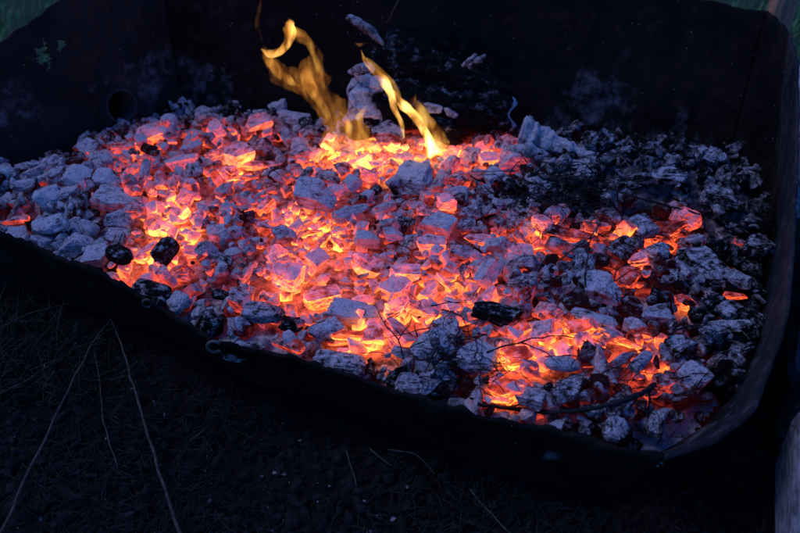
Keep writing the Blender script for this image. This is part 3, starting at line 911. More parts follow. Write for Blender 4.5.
# ------------------------------------------------------------------ the big logs at the back
def log_mesh(name, a, b, ra, rb, seed, seg=110, rings=150, wobble=.16, endash=True, heat_low=.6, ash_side=.0):
    r = np.random.default_rng(seed)
    a, b = Vector(a), Vector(b); ax = (b - a); L = ax.length; ax.normalize()
    s = ax.cross(Vector((0, 0, 1))).normalized(); up = s.cross(ax)
    off = Vector(r.uniform(-30, 30, 3))
    vs, ht, ash = [], [], []
    def rad(f, th, base):
        q = Vector((f * L * 9, math.cos(th) * 1.2, math.sin(th) * 1.2)) + off
        k = 1 + wobble * noise.noise(q * .9) + .06 * noise.noise(q * 3)
        e = Vector((f * L * 26, math.cos(th) * 2.6, math.sin(th) * 2.6)) + off
        d = noise.voronoi(e + Vector((noise.noise(e * 1.3), noise.noise(e * 1.7), 0)) * .5)[0]
        cellr = noise.cell(noise.voronoi(e + Vector((noise.noise(e * 1.3), noise.noise(e * 1.7), 0)) * .5)[1][0] * 13.7)
        k += .08 * (cellr - .5)
        k -= max(0, .20 - (d[1] - d[0])) * .5
        k += .10 * noise.noise(Vector((f * 2.2, math.cos(th) * 1.1, math.sin(th) * 1.1)) * 1.4 + off)
        k += .05 * noise.noise(Vector((f * L * 20, th * 9, 2)))
        return base * k
    for i in range(rings):
        f = i / (rings - 1)
        base = ra + (rb - ra) * f
        taper = 1 - .10 * max(0, 1 - f * rings / 5) - .22 * max(0, 1 - (1 - f) * rings / 8)
        for k in range(seg):
            th = 2 * math.pi * k / seg
            rr = rad(f, th, base) * taper
            p = a + ax * (f * L + .02 * noise.noise(Vector((math.cos(th), math.sin(th), 5)) * 1.5 + off) * (1 if i in (0, rings - 1) else .6)) + (s * math.cos(th) + up * math.sin(th)) * rr
            vs.append(tuple(p)); low = max(0, -math.sin(th) - .25)
            ht.append(heat_low * low * (0.6 + .8 * noise.noise(p * 14)))
            nz_ = noise.noise(p * 26)
            w_ = ash_side + .15 * max(0, noise.noise(p * 18 + Vector((7, 7, 7))))
            if endash:
                w_ += 1.5 * max(0, 1 - f / (.16 + .14 * nz_)) ** .5 if f < .16 + .14 * nz_ else 0
                w_ += 1.2 if f > .985 else 0
            ash.append(w_)
    fs = []
    for i in range(rings - 1):
        for k in range(seg):
            fs.append((i * seg + k, i * seg + (k + 1) % seg, (i + 1) * seg + (k + 1) % seg, (i + 1) * seg + k))
    # end faces: concentric rings with checks
    for end, i0, sgn in ((a, 0, -1), (b, rings - 1, 1)):
        prev = [i0 * seg + k for k in range(seg)]
        cen = sum((Vector(vs[j]) for j in prev), Vector()) / seg
        for q in (.86, .7, .54, .38, .22, .08):
            cur = []
            for k in range(seg):
                e = Vector(vs[i0 * seg + k])
                p = cen + (e - cen) * q
                nn = noise.noise(Vector((math.cos(k / seg * 6.283) * 3, math.sin(k / seg * 6.283) * 3, q * 2)) + off)
                d = noise.voronoi(p * 55 + off)[0]
                p = p - ax * sgn * (.012 * (1 - q) + .006 * nn + (.006 if d[1] - d[0] < .16 else 0))
                vs.append(tuple(p)); cur.append(len(vs) - 1)
                ht.append(.10 * (endash and sgn < 0)); ash.append((.95 if q > .8 else (.40 + .8 * max(0, nn))) * endash)
            for k in range(seg):
                fq = (prev[k], prev[(k + 1) % seg], cur[(k + 1) % seg], cur[k])
                fs.append(fq if sgn > 0 else fq[::-1])
            prev = cur
        fs.append(tuple(prev) if sgn > 0 else tuple(prev[::-1]))
    me = mesh_from(name, vs, fs, True)
    set_attr(me, 'ht', np.clip(ht, 0, 1)); set_attr(me, 'ash', ash)
    return me
M_LOG = coal_material('charred_wood', noise_scale=42.0, grain=False)
la, lb_ = P(352, 104, ZS + 0.055), P(512, 124, ZS + 0.035)
la = PY(350, 99, P(345, 142).y + 0.02); lb_ = PY(508, 116, P(515, 148).y + 0.085)
lg = link_mesh('charred_log', log_mesh('charred_log', la, lb_, .064, .052, 3, heat_low=.75, wobble=.2), M_LOG); lg.color = (1, -.40, 0, 1)
recenter(lg, (la + lb_) / 2)
tag(lg, 'thick charred log with ash-white ends lying along the back, flames at its front', 'log', 'burnt logs at the back of the fire')
la2 = la + Vector((0.05, 0.06, 0.066)); lb2 = lb_ + Vector((-0.005, 0.03, 0.022))
lg2 = link_mesh('charred_log', log_mesh('charred_log', la2, lb2, .060, .040, 9, heat_low=.0, endash=False, wobble=.3), M_LOG); lg2.color = (1, -.48, 0, 1)
recenter(lg2, (la2 + lb2) / 2)
tag(lg2, 'black burnt log stacked behind and above the flaming log', 'log', 'burnt logs at the back of the fire')

def stick_thing(name, pts, radii, mat, label, cat, heat=0.0, ash=.5, group=None, seg=12, n=26, jitter=.06):
    c = curve_pts(pts, n)
    rr = np.interp(np.linspace(0, 1, n), np.linspace(0, 1, len(radii)), radii)
    rr = [q * (1 + .3 * noise.noise(p * 60)) for q, p in zip(rr, c)]
    vs, fs = tube_data(c, rr, seg, jitter)
    for i, v in enumerate(vs):
        p = Vector(v); ce = c[min(i // seg, n - 1)]; d = p - ce
        k = 1 + .30 * noise.noise(p * 70) + .18 * noise.noise(p * 170)
        vs[i] = tuple(ce + d * k)
    me = mesh_from(name, vs, fs, True)
    set_attr(me, 'ht', [1] * len(vs)); set_attr(me, 'ash', [0] * len(vs))
    o = link_mesh(name, me, mat); o.color = (heat, ash, 0, 1)
    recenter(o, c[len(c) // 2])
    return tag(o, label, cat, group)

yb = la2.y - .02
def chunk(u, v, wpx, hpx, kind, ash, yaw, roll, dy, label, heat=0.0, proto=None, name='charred_chunk', parent=None):
    y = la.y + dy; p = PY(u, v, y); m = ppm(p); a = wpx / m / 2; b = hpx / m / 2
    o = bpy.data.objects.new(name, PROTO[kind, (proto if proto is not None else rnd.randrange(9)) % NPER[kind]]); COL.objects.link(o)
    o.location = p; o.scale = (a, b * .9, b); o.rotation_euler = (math.radians(roll), math.radians(yaw), math.radians(rnd.uniform(-15, 15)))
    o.color = (heat, ash, .5, 1)
    if parent:
        o.parent = parent; o.location = p - parent.location; o['label'] = label
    else: tag(o, label, 'charred wood', 'charred chunks around the burnt logs')
chunk(365, 125, 40, 30, 'lump', .02, 0, 0, -.05, 'black chunk behind the foot of the broad amber flame')
chunk(388, 132, 34, 20, 'block', .50, -10, 10, -.062, 'ash-crusted chunk between the feet of the two flames', .30)
chunk(440, 128, 46, 24, 'block', -.05, 18, 0, -.055, 'black chunk right of the base of the bright flame')
chunk(378, 84, 20, 16, 'lump', .70, 0, 0, -.06, 'small pinkish ash knob on the face of the log end', .12, name='ash_knob', parent=lg)
chunk(432, 107, 22, 11, 'shard', .75, 10, 0, -.055, 'small pale ash scrap right of the bright flame', .05)
chunk(450, 112, 18, 8, 'shard', .70, 25, 0, -.055, 'smaller pale ash scrap farther right of the bright flame', .05)
chunk(362, 69, 30, 13, 'lump', .55, -4, 10, -.025, 'pale ash crust along the top of the log end', name='ash_crust', parent=lg)
stick_thing('burnt_stick', [PY(347, 17, yb - .02), PY(358, 23, yb - .03), PY(370, 31, yb - .04), PY(384, 45, yb - .05)], [.005, .0105, .0100, .002], M_FRAG, 'short striped ash-grey stick lying on the rear log above the right flame', 'stick', 0.0, .42)
stick_thing('split_stick', [PY(462, 66, yb - .06), PY(470, 60, yb - .06), PY(476, 54, yb - .06)], [.004, .005, .003], M_FRAG, 'short pale split stick on the rear log, left one of two', 'stick', 0, .45, 'split sticks on the rear log')
stick_thing('split_stick', [PY(468, 68, yb - .065), PY(478, 61, yb - .065), PY(486, 55, yb - .065)], [.004, .006, .003], M_FRAG, 'short pale split stick on the rear log, right one of two', 'stick', 0, .42, 'split sticks on the rear log')
# ashen branch sloping right from the log end
stick_thing('ashen_branch', [P(520, 133, ZS + .055), P(543, 140, ZS + .045), P(570, 151, ZS + .038), P(606, 163, ZS + .028)], [.030, .022, .015, .009], M_FRAG, 'ash-white branch sloping right from the end of the charred log', 'branch', 0.03, .68, seg=40, n=70, jitter=.05)
stick_thing('ashen_branch', [P(508, 152, ZS + .03), P(525, 150, ZS + .04), P(548, 156, ZS + .03)], [.010, .014, .006], M_FRAG, 'short pale branch stub below the sloping ash-white branch', 'branch', 0.05, .6, seg=24)

# ------------------------------------------------------------------ twigs
M_TWIG = simple('charred_twig', (0.007, 0.006, 0.006), (0.02, 0.018, 0.018), 200, 0.8, 0.5, 0.0008)
def surf_z(x, y):
    i, j = int((x - GX0) / GS), int((y - GY0) / GS)
    return float(H[max(0, min(GNY - 1, j)), max(0, min(GNX - 1, i))])
def on_heap(u, v, lift=.006):
    p = P(u, v, ZS + .02)
    for _ in range(3):
        z = surf_z(p.x, p.y) + lift
        p = P(u, v, z)
    return p
def twig_mesh(paths, name):
    vs, fs = [], []
    for pts, r0, r1 in paths:
        n = max(12, len(pts) * 7)
        c = curve_pts(pts, n)
        c = [p + Vector((noise.noise(p * 70), noise.noise(p * 75 + Vector((9, 0, 0))), .5 * noise.noise(p * 60))) * .0026 for p in c]
        rr = [r0 + (r1 - r0) * i / (n - 1) for i in range(n)]
        rr = [q * (1 + .5 * noise.noise(p * 150)) for q, p in zip(rr, c)]
        v, f = tube_data(c, rr, 7)
        k = len(vs); vs += v; fs += [tuple(i + k for i in q) for q in f]
    return mesh_from(name, vs, fs, True)
def twig(label, *paths, group='burnt twigs lying on the coals'):
    o = link_mesh('burnt_twig', twig_mesh([([on_heap(u, v, li) for u, v, li in pts], a, b) for pts, a, b in paths], 'burnt_twig'), M_TWIG)
    c = Vector(o.data.vertices[0].co); recenter(o, c)
    return tag(o, label, 'twig', group)
twig('thick black forked twig lying along the front right of the coals',
     ([(478, 404, .010), (520, 409, .012), (560, 412, .014), (600, 407, .014), (630, 398, .014), (648, 390, .016), (656, 382, .018)], .0030, .0042),
     ([(640, 394, .015), (660, 381, .012), (690, 376, .010)], .0020, .0010), ([(648, 390, .014), (650, 402, .010), (646, 410, .008)], .002, .001))
twig('thin black twig below and left of the thick forked twig', ([(470, 398, .008), (500, 406, .010), (540, 404, .010), (590, 412, .008)], .0016, .0010))
twig('wiry twig over the steep red-faced slab', ([(618, 300, .012), (614, 280, .016), (622, 266, .02), (646, 262, .016)], .0013, .0007), ([(614, 282, .015), (628, 272, .018), (640, 268, .016)], .0010, .0006))
twig('wiry upright twig left of the square blue-grey block', ([(584, 300, .014), (586, 270, .02), (590, 240, .02), (600, 222, .015)], .0014, .0008))
twig('black hook-shaped twig across the flat red plank', ([(560, 262, .012), (575, 248, .02), (596, 236, .018), (622, 228, .012)], .0013, .0007))
twig('thin twig rising over the bright orange front glow', ([(486, 352, .01), (520, 342, .016), (556, 336, .016), (590, 342, .01)], .0014, .0007), ([(520, 342, .016), (545, 352, .012), (560, 364, .01)], .0010, .0006))
twig('fine branching twig above the large smoky lump', ([(404, 358, .010), (398, 340, .018), (384, 322, .02), (376, 306, .02)], .0012, .0006), ([(398, 340, .018), (408, 326, .018), (412, 318, .016)], .0009, .0005), ([(384, 322, .02), (400, 312, .02)], .0008, .0005))
twig('dark twig stub above the ash-white oval lump', ([(470, 176, .012), (500, 190, .014), (530, 208, .014), (552, 218, .01)], .0016, .0008))
twig('curved black twig left of the big jet-black coal', ([(418, 318, .012), (440, 310, .018), (462, 318, .016), (470, 336, .01)], .0013, .0007))
twig('dark stick between the ash sheet and the red planks', ([(606, 186, .014), (632, 196, .016), (668, 206, .014), (700, 214, .01)], .0026, .0014))
twig('small twig over the slate block at right', ([(668, 334, .012), (690, 326, .016), (712, 330, .01)], .0013, .0007))
twig('wiry twig at the front right corner', ([(672, 398, .012), (694, 388, .016), (712, 366, .014), (726, 352, .01)], .0013, .0007))

def tangle(name, label, cu, cv, su, sv, n, lift, seed, r=.0007, length=60):
    rr = random.Random(seed); paths = []
    for _ in range(n):
        u, v = cu + rr.gauss(0, su), cv + rr.gauss(0, sv)
        a = rr.uniform(0, 6.28); L = rr.uniform(.35, 1) * length; b = a + rr.uniform(-1.2, 1.2)
        h0 = rr.uniform(.2, 1) * lift
        pts = [on_heap(u, v, h0 * .3), on_heap(u + math.cos(a) * L * .5, v + math.sin(a) * L * .3, h0), on_heap(u + math.cos(a) * L * .5 + math.cos(b) * L * .5, v + (math.sin(a) + math.sin(b)) * L * .3, h0 * .4)]
        paths.append((pts, r * rr.uniform(.8, 1.7), r * .6))
    o = link_mesh(name, twig_mesh(paths, name), M_TWIG)
    return tag(o, label, 'burnt needles', kind='stuff')
tangle('burnt_needles', 'tangle of fine burnt needles over the blue-grey lumps at the front', 456, 356, 24, 20, 90, .030, 5, .0007, 56)
tangle('burnt_needles', 'heap of black burnt needles and twigs below the ash-white branch', 566, 190, 28, 14, 190, .032, 6, .0008, 48)
tangle('burnt_needles', 'loose scatter of fine burnt needles over the front right coals', 600, 380, 55, 16, 55, .018, 8, .0006, 60)

# ------------------------------------------------------------------ flames (glowing gas: volumes)
def flame_mat(name, dens, col_lo, col_hi, scale=70):
    t = NT(name)
    geo = t.n('ShaderNodeNewGeometry')
    vec = t.mapping(geo.outputs['Position'], (1, 1, .42))
    n = t.noise(vec, scale, 3, .55, .6)
    core = t.sstep(n, .36, .66)
    em = t.n('ShaderNodeEmission')
    t.l(t.mix(core, (*col_lo, 1), (*col_hi, 1)), em.inputs[0])
    t.l(t.math('MULTIPLY', t.math('ADD', .16, t.math('MULTIPLY', core, 1.9)), dens), em.inputs[1])
    t.l(em.outputs[0], t.out.inputs['Volume'])
    t.m.cycles.volume_step_rate = .35 if hasattr(t.m.cycles, 'volume_step_rate') else 1
    return t.m
M_FL1 = flame_mat('soft_flame', 6.5, (1, .28, .02), (1, .56, .11), 40)
M_FL2 = flame_mat('bright_flame', 36, (1, .34, .04), (1, .60, .16), 30)
M_FL3 = flame_mat('faint_flame', 0.9, (1, .25, .03), (1, .40, .06))
def tongue(path, y0, mat, parent, depth=.55, n=46):
    pts = curve_pts([PY(u, v, y0 + dy) for u, v, w_, dy in path], n)
    ws = []
    for i in range(n):
        t = (len(path) - 1) * i / (n - 1); k = min(int(t), len(path) - 2); f = t - k; f = f * f * (3 - 2 * f)
        ws.append((path[k][2] * (1 - f) + path[k + 1][2] * f))
    vs, fs = [], []
    seg = 20
    for i, p in enumerate(pts):
        d = (pts[min(i + 1, n - 1)] - pts[max(0, i - 1)]).normalized()
        a = d.cross(Vector((0, -1, 0.7)).normalized())
        if a.length < .05: a = Vector((1, 0, 0))
        a.normalize(); b = d.cross(a)
        rw = max(.0006, ws[i] * .98 / ppm(p) / 2)
        for k in range(seg):
            th = 2 * math.pi * k / seg
            jit = 1 + .20 * noise.noise(p * 110 + Vector((math.cos(th), 3, math.sin(th))) * 1.4) + .26 * noise.noise(p * 45 + Vector((math.cos(th), 0, math.sin(th))) * .9)
            vs.append(tuple(p + (a * math.cos(th) * rw + b * math.sin(th) * rw * depth) * jit))
    for i in range(n - 1):
        for k in range(seg):
            fs.append((i * seg + k, i * seg + (k + 1) % seg, (i + 1) * seg + (k + 1) % seg, (i + 1) * seg + k))
    fs.append(tuple(range(seg))[::-1]); fs.append(tuple((n - 1) * seg + k for k in range(seg)))
    me = mesh_from('tongue', vs, fs, True)
    return link_mesh('tongue', me, mat, parent)
fy = la.y - .085
fA = empty('flame', PY(350, 146, fy)); tag(fA, 'broad amber flame curling into a loop left of the log end', 'flame', 'flames rising beside the charred log')
# dim body of the flame
tongue([(350, 150, 44, 0), (346, 134, 46, 0), (334, 114, 34, 0), (320, 98, 26, .01), (314, 84, 34, .02), (312, 72, 30, .02), (316, 58, 16, .02), (313, 46, 8, .02)], fy, M_FL3, fA, .6)
tongue([(318, 88, 22, .02), (300, 83, 28, .02), (282, 75, 22, .02), (271, 62, 14, .02), (264, 48, 5, .02)], fy, M_FL3, fA, .6)
# brighter sheets and edges
tongue([(300, 86, 3, .02), (288, 80, 9, .02), (275, 68, 11, .02), (267, 56, 9, .02), (263, 45, 2, .02)], fy, M_FL1, fA, .6)
tongue([(261, 49, 2, .02), (270, 54, 8, .02), (281, 51, 9, .02), (288, 41, 9, .02), (290, 31, 15, .02), (290, 24, 10, .02), (289, 18, 1, .02)], fy, M_FL2, fA, .4)
tongue([(289, 30, 12, .02), (300, 36, 14, .02), (309, 44, 9, .02), (313, 54, 6, .02), (320, 70, 8, .02), (324, 88, 3, .02)], fy, M_FL1, fA, .5)
tongue([(310, 62, 2, .018), (306, 74, 12, .018), (312, 90, 12, .014), (324, 108, 8, .006), (330, 130, 9, 0), (336, 150, 14, 0)], fy, M_FL1, fA, .5)
tongue([(372, 101, 1, -.012), (364, 110, 6, -.012), (359, 120, 9, -.012), (362, 134, 9, -.012), (372, 148, 10, -.012), (378, 153, 4, -.012)], fy, M_FL1, fA, .6)
tongue([(340, 112, 3, -.01), (348, 126, 10, -.01), (354, 140, 13, -.01), (356, 152, 16, -.01)], fy, M_FL1, fA, .5)
fB = empty('flame', PY(432, 152, fy)); tag(fB, 'slender bright yellow flame slanting across the front of the charred log', 'flame', 'flames rising beside the charred log')
tongue([(361, 50, 1, 0), (366, 62, 5, 0), (376, 72, 8, 0), (385, 83, 11, 0), (391, 95, 7, 0), (394, 108, 7, 0), (401, 122, 5, 0), (404, 138, 2, 0)], fy - .03, M_FL2, fB, .35)
tongue([(366, 58, 3, 0), (374, 66, 7, 0), (388, 80, 9, 0), (397, 92, 6, 0), (402, 104, 3, 0)], fy - .026, M_FL1, fB, .5)
tongue([(391, 88, 2, 0), (397, 98, 7, 0), (405, 107, 11, 0), (414, 115, 10, 0), (421, 125, 9, 0), (427, 136, 9, 0), (430, 146, 13, 0), (433, 155, 19, 0)], fy - .03, M_FL2, fB, .5)
tongue([(424, 130, 2, 0), (428, 140, 8, 0), (431, 148, 11, 0), (434, 156, 14, 0)], fy - .036, M_FL2, fB, .8)
tongue([(416, 94, 1, 0), (413, 101, 6, 0), (408, 109, 8, 0), (411, 117, 3, 0)], fy - .032, M_FL1, fB, .6)
tongue([(414, 98, 3, .005), (420, 110, 12, .005), (432, 128, 15, .005), (441, 144, 18, .005), (444, 153, 12, .005)], fy - .03, M_FL1, fB, .5)
tongue([(396, 152, 10, 0), (402, 138, 9, 0), (400, 124, 4, 0)], fy - .03, M_FL3, fB, .5)
fC = empty('flame', PY(260, 40, fy + .05)); tag(fC, 'faint thin orange wisp rising above the broad amber flame', 'flame', 'flames rising beside the charred log')
tongue([(262, 40, 2, 0), (257, 26, 5, 0), (259, 10, 4, 0), (262, -6, 2, 0)], fy + .05, M_FL3, fC, .6)
fD = empty('flame', PY(361, 45, fy)); tag(fD, 'tiny detached orange lick above the slender bright flame', 'flame', 'flames rising beside the charred log')
tongue([(355, 43, 1, 0), (360, 45, 4, 0), (367, 43, 1, 0)], fy, M_FL1, fD, .6)

# ------------------------------------------------------------------ ground, grass, litter
def ground_material():
    t = NT('dark_soil_and_turf')
    geo = t.n('ShaderNodeNewGeometry'); pos = geo.outputs['Position']
    n1 = t.noise(pos, 9, 6, .62); n2 = t.noise(pos, 60, 5, .65); n3 = t.noise(pos, 1.7, 4, .5)
    soil = t.mix(t.sstep(n1, .35, .7), (.0035, .0033, .0032, 1), (.010, .0092, .0086, 1))
    soil = t.mix(t.math('MULTIPLY', t.sstep(n2, .58, .74), .6), soil, (.03, .029, .028, 1))
    turf = t.mix(n2, (.020, .045, .020, 1), (.045, .085, .035, 1))
    sp = t.n('ShaderNodeSeparateXYZ'); t.l(pos, sp.inputs[0])
    dx = t.math('SUBTRACT', sp.outputs[0], -0.05); dy = t.math('SUBTRACT', sp.outputs[1], 1.15)
    d = t.math('SQRT', t.math('ADD', t.math('MULTIPLY', dx, dx), t.math('MULTIPLY', dy, dy)))
    d = t.math('ADD', d, t.math('MULTIPLY', t.math('SUBTRACT', n3, .5), .8))
    col = t.mix(t.sstep(d, .95, 1.25), soil, turf)
    h = t.math('ADD', t.math('MULTIPLY', n1, 2.5), n2)
    t.bsdf(col, .95, t.bump(h, .9, .012), .15)
    return t.m
gv, gf = [], []
gx = np.concatenate([[-60, -20, -6, -2.5], np.arange(-1.5, 1.51, .02), [2.5, 6, 20, 60]])
gy = np.concatenate([[-20, -5, -1], np.arange(0.0, 1.6, .02), np.arange(1.6, 3.2, .08), [5, 9, 20, 60]])
for y in gy:
    for x in gx:
        z = GZ - .006
        if abs(x) < 1.6 and 0 <= y < 3.2:
            z += .012 * noise.noise(Vector((x * 5, y * 5, 1))) + .006 * noise.noise(Vector((x * 21, y * 21, 1)))
            if inside(x, y): z = min(z, GZ - .004)
        gv.append((x, y, z))
nx = len(gx)
for j in range(len(gy) - 1):
    for i in range(nx - 1): gf.append((j * nx + i, j * nx + i + 1, (j + 1) * nx + i + 1, (j + 1) * nx + i))
g = link_mesh('ground', mesh_from('ground', gv, gf, True), ground_material())
tag(g, 'blackened soil around the tub turning to green grass beyond', 'ground', kind='structure')

def blades(name, spots, mat, hmin, hmax, w, seed, lean=.5):
    r = random.Random(seed); vs, fs = [], []
    for x, y, z in spots:
        h = r.uniform(hmin, hmax); a = r.uniform(0, 6.28); l = r.uniform(.1, lean) * h
        dx, dy = math.cos(a), math.sin(a); k = len(vs); ww = w * r.uniform(.7, 1.3)
        for q, f in ((0, 1), (.5, .8), (.85, .45)):
            c = Vector((x + dx * l * q * q, y + dy * l * q * q, z + h * q * (1 - .2 * q)))
            vs.append((c.x - dy * ww * f, c.y + dx * ww * f, c.z)); vs.append((c.x + dy * ww * f, c.y - dx * ww * f, c.z))
        vs.append((x + dx * l, y + dy * l, z + h * .8))
        fs += [(k, k + 1, k + 3, k + 2), (k + 2, k + 3, k + 5, k + 4), (k + 4, k + 5, k + 6)]
    return link_mesh(name, mesh_from(name, vs, fs), mat)
M_GRASS = simple('dusk_grass', (.055, .16, .05), (.14, .30, .10), 14, .8, .1, .001)
M_DRY = simple('dry_stems', (.030, .027, .020), (.072, .062, .044), 90, .85, .2, .001)
r = random.Random(3); sp = []
for _ in range(26000):
    x, y = r.uniform(-2.6, 2.6), r.uniform(1.55, 4.6)
    u, v, _d = pix((x, y, GZ))
    if v > 150 or not (-60 < u < 860) or (120 < u < 640): continue
    if inside(x, y) or edge_dist(x, y) < .14: continue
    sp.append((x, y, GZ - .01))
tag(blades('grass', sp, M_GRASS, .03, .075, .0024, 4), 'short green lawn grass growing beyond the tub', 'grass', kind='stuff')

# dark dry grass at the left foreground
sp = []
for _ in range(1500):
    u, v = r.uniform(-30, 130), r.uniform(268, 400)
    if r.random() > math.exp(-max(0, u) / 60): continue
    p = P(u, v, GZ)
    if inside(p.x, p.y) or edge_dist(p.x, p.y) < .0: continue
    sp.append((p.x, p.y, GZ - .008))
M_DGR = simple('dull_grass', (.010, .014, .008), (.028, .032, .018), 40, .9, .1, .001)
tag(blades('dull_grass', sp, M_DGR, .02, .07, .0013, 6, 1.4), 'dull dying grass on the soil under the left of the tub', 'grass', kind='stuff')

# crumbs of soil, charcoal and pale ash flakes on the ground
M_LITTER = simple('burnt_litter', (.006, .0055, .005), (.030, .026, .021), 30, .95, .2, .001)
def crumbs(name, n, rmin, rmax, mat, region, seed, label, cat, flat=.7, zoff=.0):
    r = random.Random(seed); V_, F_, k = [], [], 0
    while len(V_) < n:
        u, v = r.uniform(*region[0]), r.uniform(*region[1])
        p = P(u, v, GZ)
        if inside(p.x, p.y): continue
        V, Fc = FSH[r.randrange(26)][0]
        q = rmin + (rmax - rmin) * r.random() ** 3
        R = np.array(Euler((r.gauss(0, .5), r.gauss(0, .5), r.uniform(0, 6.28))).to_matrix())
        z = GZ - .006 + .012 * noise.noise(Vector((p.x * 5, p.y * 5, 1))) + .006 * noise.noise(Vector((p.x * 21, p.y * 21, 1)))
        V_.append((V * np.array([q * 1.3, q, q * flat])) @ R.T + np.array([p.x, p.y, z + q * flat * .4 + zoff])); F_.append(Fc + k); k += len(V)
    o = link_mesh(name, mesh_from(name, np.concatenate(V_), np.concatenate(F_)), mat)
    return tag(o, label, cat, kind='stuff')
M_CRUMB = simple('soil_crumbs', (.003, .0028, .0027), (.013, .012, .011), 60, .95, .6, .002)
M_FLAKE = simple('ash_flakes', (.05, .05, .052), (.28, .28, .29), 80, .9, .3, .001)
crumbs('soil_crumbs', 3800, .0016, .011, M_CRUMB, ((-20, 820), (262, 560)), 21, 'black crumbs of soil and charcoal strewn over the ground', 'soil crumbs')
crumbs('ash_flakes', 120, .0010, .0048, M_FLAKE, ((10, 420), (330, 540)), 22, 'pale flakes of ash scattered on the black soil in front', 'ash flakes', .25, .003)

r = random.Random(31); lv, lf = [], []
while len(lv) < 26000:
    u, v = r.uniform(-20, 790), r.uniform(275, 560)
    p = P(u, v, GZ + .004)
    if inside(p.x, p.y): continue
    if noise.noise(Vector((p.x * 4, p.y * 4, 8))) + .25 * r.random() < -.02: continue
    a = r.gauss(.6, .9); L = r.uniform(.01, .055); c0 = r.gauss(0, .5)
    q = [p + Vector((math.cos(a) * L * t + c0 * L * t * t * .4, math.sin(a) * L * t, .004 + .010 * r.random() * t)) for t in (0, .35, .7, 1)]
    v_, f_ = tube_data(q, [.0007, .0008, .0007, .0004], 4)
    k = len(lv); lv += v_; lf += [tuple(i + k for i in ff_) for ff_ in f_]
tag(link_mesh('burnt_litter', mesh_from('burnt_litter', lv, lf), M_LITTER), 'matted scraps of dead grass and twigs on the burnt soil', 'litter', kind='stuff')

def stalk(pts, r0, r1, label, mat=None, name='dry_stalk', group='dry stalks and straws on the soil'):
    c = curve_pts(pts, 30)
    c = [p + Vector((noise.noise(p * 25), noise.noise(p * 25 + Vector((4, 4, 4))), noise.noise(p * 30))) * .003 for p in c]
    vs, fs = tube_data(c, [r0 + (r1 - r0) * i / 29 for i in range(30)], 8)
    o = link_mesh(name, mesh_from(name, vs, fs, True), mat or M_DRY); recenter(o, c[0])
    return tag(o, label, 'stalk', group)
def G(u, v, h): return P(u, v, GZ + h)
stalk([G(-6, 545, .02), G(30, 470, .03), G(66, 395, .035), G(92, 345, .03), G(110, 320, .02)], .0024, .0016, 'long grey stalk at lower left leaning from the frame edge up to the tub')
stalk([G(184, 545, .012), G(165, 490, .03), G(150, 440, .035), G(135, 390, .04), G(122, 345, .03), G(110, 318, .02)], .0026, .0014, 'long grey stalk at lower left, right one of the pair meeting under the tub')
stalk([G(190, 441, .008), G(202, 433, .012), G(213, 424, .008)], .0014, .0010, 'short pale straw lying right of the long stalks')
stalk([G(346, 450, .008), G(352, 468, .01), G(356, 486, .008)], .0014, .001, 'short upright-looking straw in the middle foreground')
stalk([G(370, 448, .008), G(380, 458, .012), G(392, 466, .008)], .0015, .001, 'short straw slanting right, middle foreground')
stalk([G(388, 450, .008), G(410, 452, .02), G(425, 462, .018), G(436, 474, .01)], .0012, .0009, 'thin bent straw arching below the front lip')
stalk([G(0, 395, .02), G(30, 378, .02), G(58, 360, .015)], .0016, .001, 'dull straw lying at the far left under the front lip')
stalk([G(0, 328, .03), G(36, 312, .03), G(70, 302, .02)], .0014, .001, 'blurred straw close under the left front lip')
stalk([G(470, 490, .008), G(490, 512, .012), G(516, 540, .01)], .0016, .001, 'dark straw running to the bottom edge, right of centre')
stalk([G(96, 352, .015), G(104, 420, .02), G(118, 470, .01)], .0012, .0009, 'faint thin stem hanging between the two long stalks')
stalk([P(400, -4, .63), P(393, 12, .6), P(386, 22, .565)], .0012, .0008, 'thin dry stem hanging over the back plate above the rear log', group='dry stalks and straws on the soil')

# weathered timber at the right edge and stake behind
M_GREYWOOD = simple('weathered_wood', (.10, .10, .105), (.30, .30, .31), 16, .85, .8, .004, (6, .7, 6))
M_DARKBARK = simple('dark_bark', (.012, .011, .011), (.035, .032, .03), 30, .8, .9, .006, (1, .4, 1), spec=.5)
def beam(name, a, b, w_, h_, seed, mat, parent=None, rag=.004, n=60):
    a, b = Vector(a), Vector(b); ax = (b - a).normalized(); s = ax.cross(Vector((0, 0, 1)))
    if s.length < .1: s = Vector((1, 0, 0))
    s.normalize(); up = s.cross(ax)
    prof = []
    for k in range(32):
        t = 2 * math.pi * k / 32; c_, s_ = math.cos(t), math.sin(t)
        m = (abs(c_) ** 6 + abs(s_) ** 6) ** (-1 / 6)
        prof.append((c_ * m, s_ * m))
    vs, fs = [], []
    for i in range(n):
        f = i / (n - 1); p = a.lerp(b, f)
        for x, y in prof:
            q = Vector((x * 2 + seed, y * 2, f * 3))
            k = rag * noise.noise(q * 1.5) + rag * .8 * noise.noise(Vector((x * 9 + seed, y * 9, f * 2)))
            vs.append(tuple(p + s * (x * (w_ / 2 + k)) + up * (y * (h_ / 2 + k))))
    for i in range(n - 1):
        for k in range(32): fs.append((i * 32 + k, i * 32 + (k + 1) % 32, (i + 1) * 32 + (k + 1) % 32, (i + 1) * 32 + k))
    fs.append(tuple(range(32))[::-1]); fs.append(tuple((n - 1) * 32 + k for k in range(32)))
    me = mesh_from(name, vs, fs, False)
    return link_mesh(name, me, mat, parent)
ba_, bb_ = P(838, 575, GZ + .14), P(829, 415, GZ + .14)
bm_o = beam('weathered_timber', ba_ + Vector((0, 0, -.07)), bb_ + Vector((0, 0, -.07)), .085, .14, 3, M_GREYWOOD, rag=.0015)
recenter(bm_o, (ba_ + bb_) / 2); tag(bm_o, 'grey weathered timber lying on the ground at the right edge', 'timber')
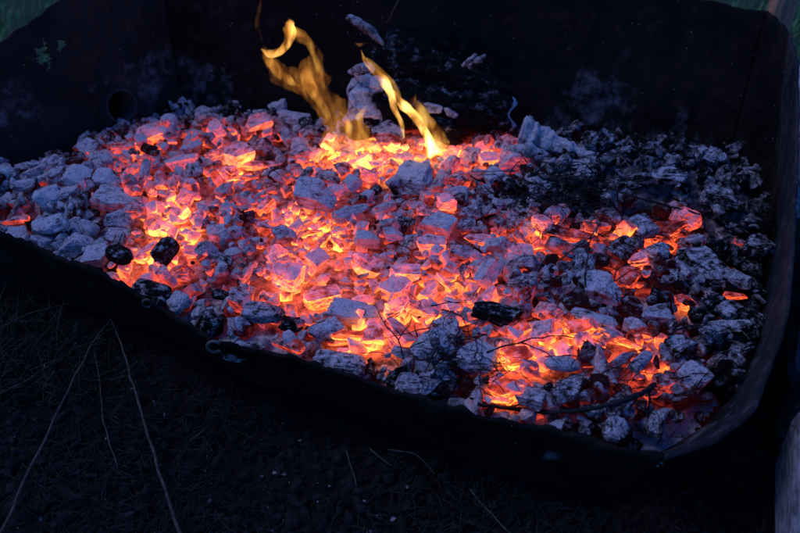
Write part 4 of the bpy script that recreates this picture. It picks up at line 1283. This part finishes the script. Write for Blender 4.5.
bc_, bd_ = P(822, 412, GZ + .10), P(822, 300, GZ + .08)
bk_o = beam('bark_log', bc_ + Vector((0, 0, -.05)), bd_ + Vector((0, 0, -.05)), .075, .10, 8, M_DARKBARK, rag=.012)
recenter(bk_o, (bc_ + bd_) / 2); tag(bk_o, 'dark glinting bark-covered log end beyond the grey timber at right', 'log')
bs = P(806, 140, GZ + .05)
st = beam('pale_board', P(808, 215, GZ + .09), P(808, 70, GZ + .09), .05, .02, 5, M_GREYWOOD)
recenter(st, bs); tag(st, 'pale weathered board beyond the right side of the tub', 'board')

M_STAKE = simple('brown_stake_wood', (.22, .115, .06), (.40, .23, .13), 14, .85, .5, .003, (5, 5, .6))
py = P(768, 11, .50).y + .16
mid = PY(782, 8, py); ft = Vector((mid.x - .030, py, GZ - .02)); top = mid + (mid - ft) * .25
sk = beam('wooden_stake', ft, top, .052, .05, 11, M_STAKE, rag=.003); recenter(sk, ft)
tag(sk, 'brown wooden stake standing behind the back right corner of the tub', 'stake')

# ------------------------------------------------------------------ camera & render settings
cd = bpy.data.cameras.new('camera'); cam = bpy.data.objects.new('camera', cd); COL.objects.link(cam)
cam.location = (0, 0, ZC); cam.rotation_euler = (math.pi / 2 - PITCH, 0, 0)
cd.sensor_width = 36; cd.angle = HFOV; cd.clip_start = .02; cd.clip_end = 500
cd.dof.use_dof = True; cd.dof.focus_distance = 1.42; cd.dof.aperture_fstop = 4.5
scn.camera = cam
vs_ = scn.view_settings
scn.display_settings.display_device = 'sRGB'
vs_.view_transform = 'Standard'; vs_.look = 'None'; vs_.exposure = 2.25; vs_.gamma = 1; vs_.use_curve_mapping = False
scn.render.engine = 'CYCLES'
cy = scn.cycles
cy.use_denoising = True
try: cy.denoiser = 'OPENIMAGEDENOISE'
except Exception: pass
cy.max_bounces = 6; cy.diffuse_bounces = 3; cy.glossy_bounces = 2; cy.transparent_max_bounces = 12; cy.volume_bounces = 0
cy.use_adaptive_sampling = True; cy.adaptive_threshold = 0.015
cy.sample_clamp_indirect = 4
print('coals', len(coals), 'tries', tries, 'frag verts', nv_)
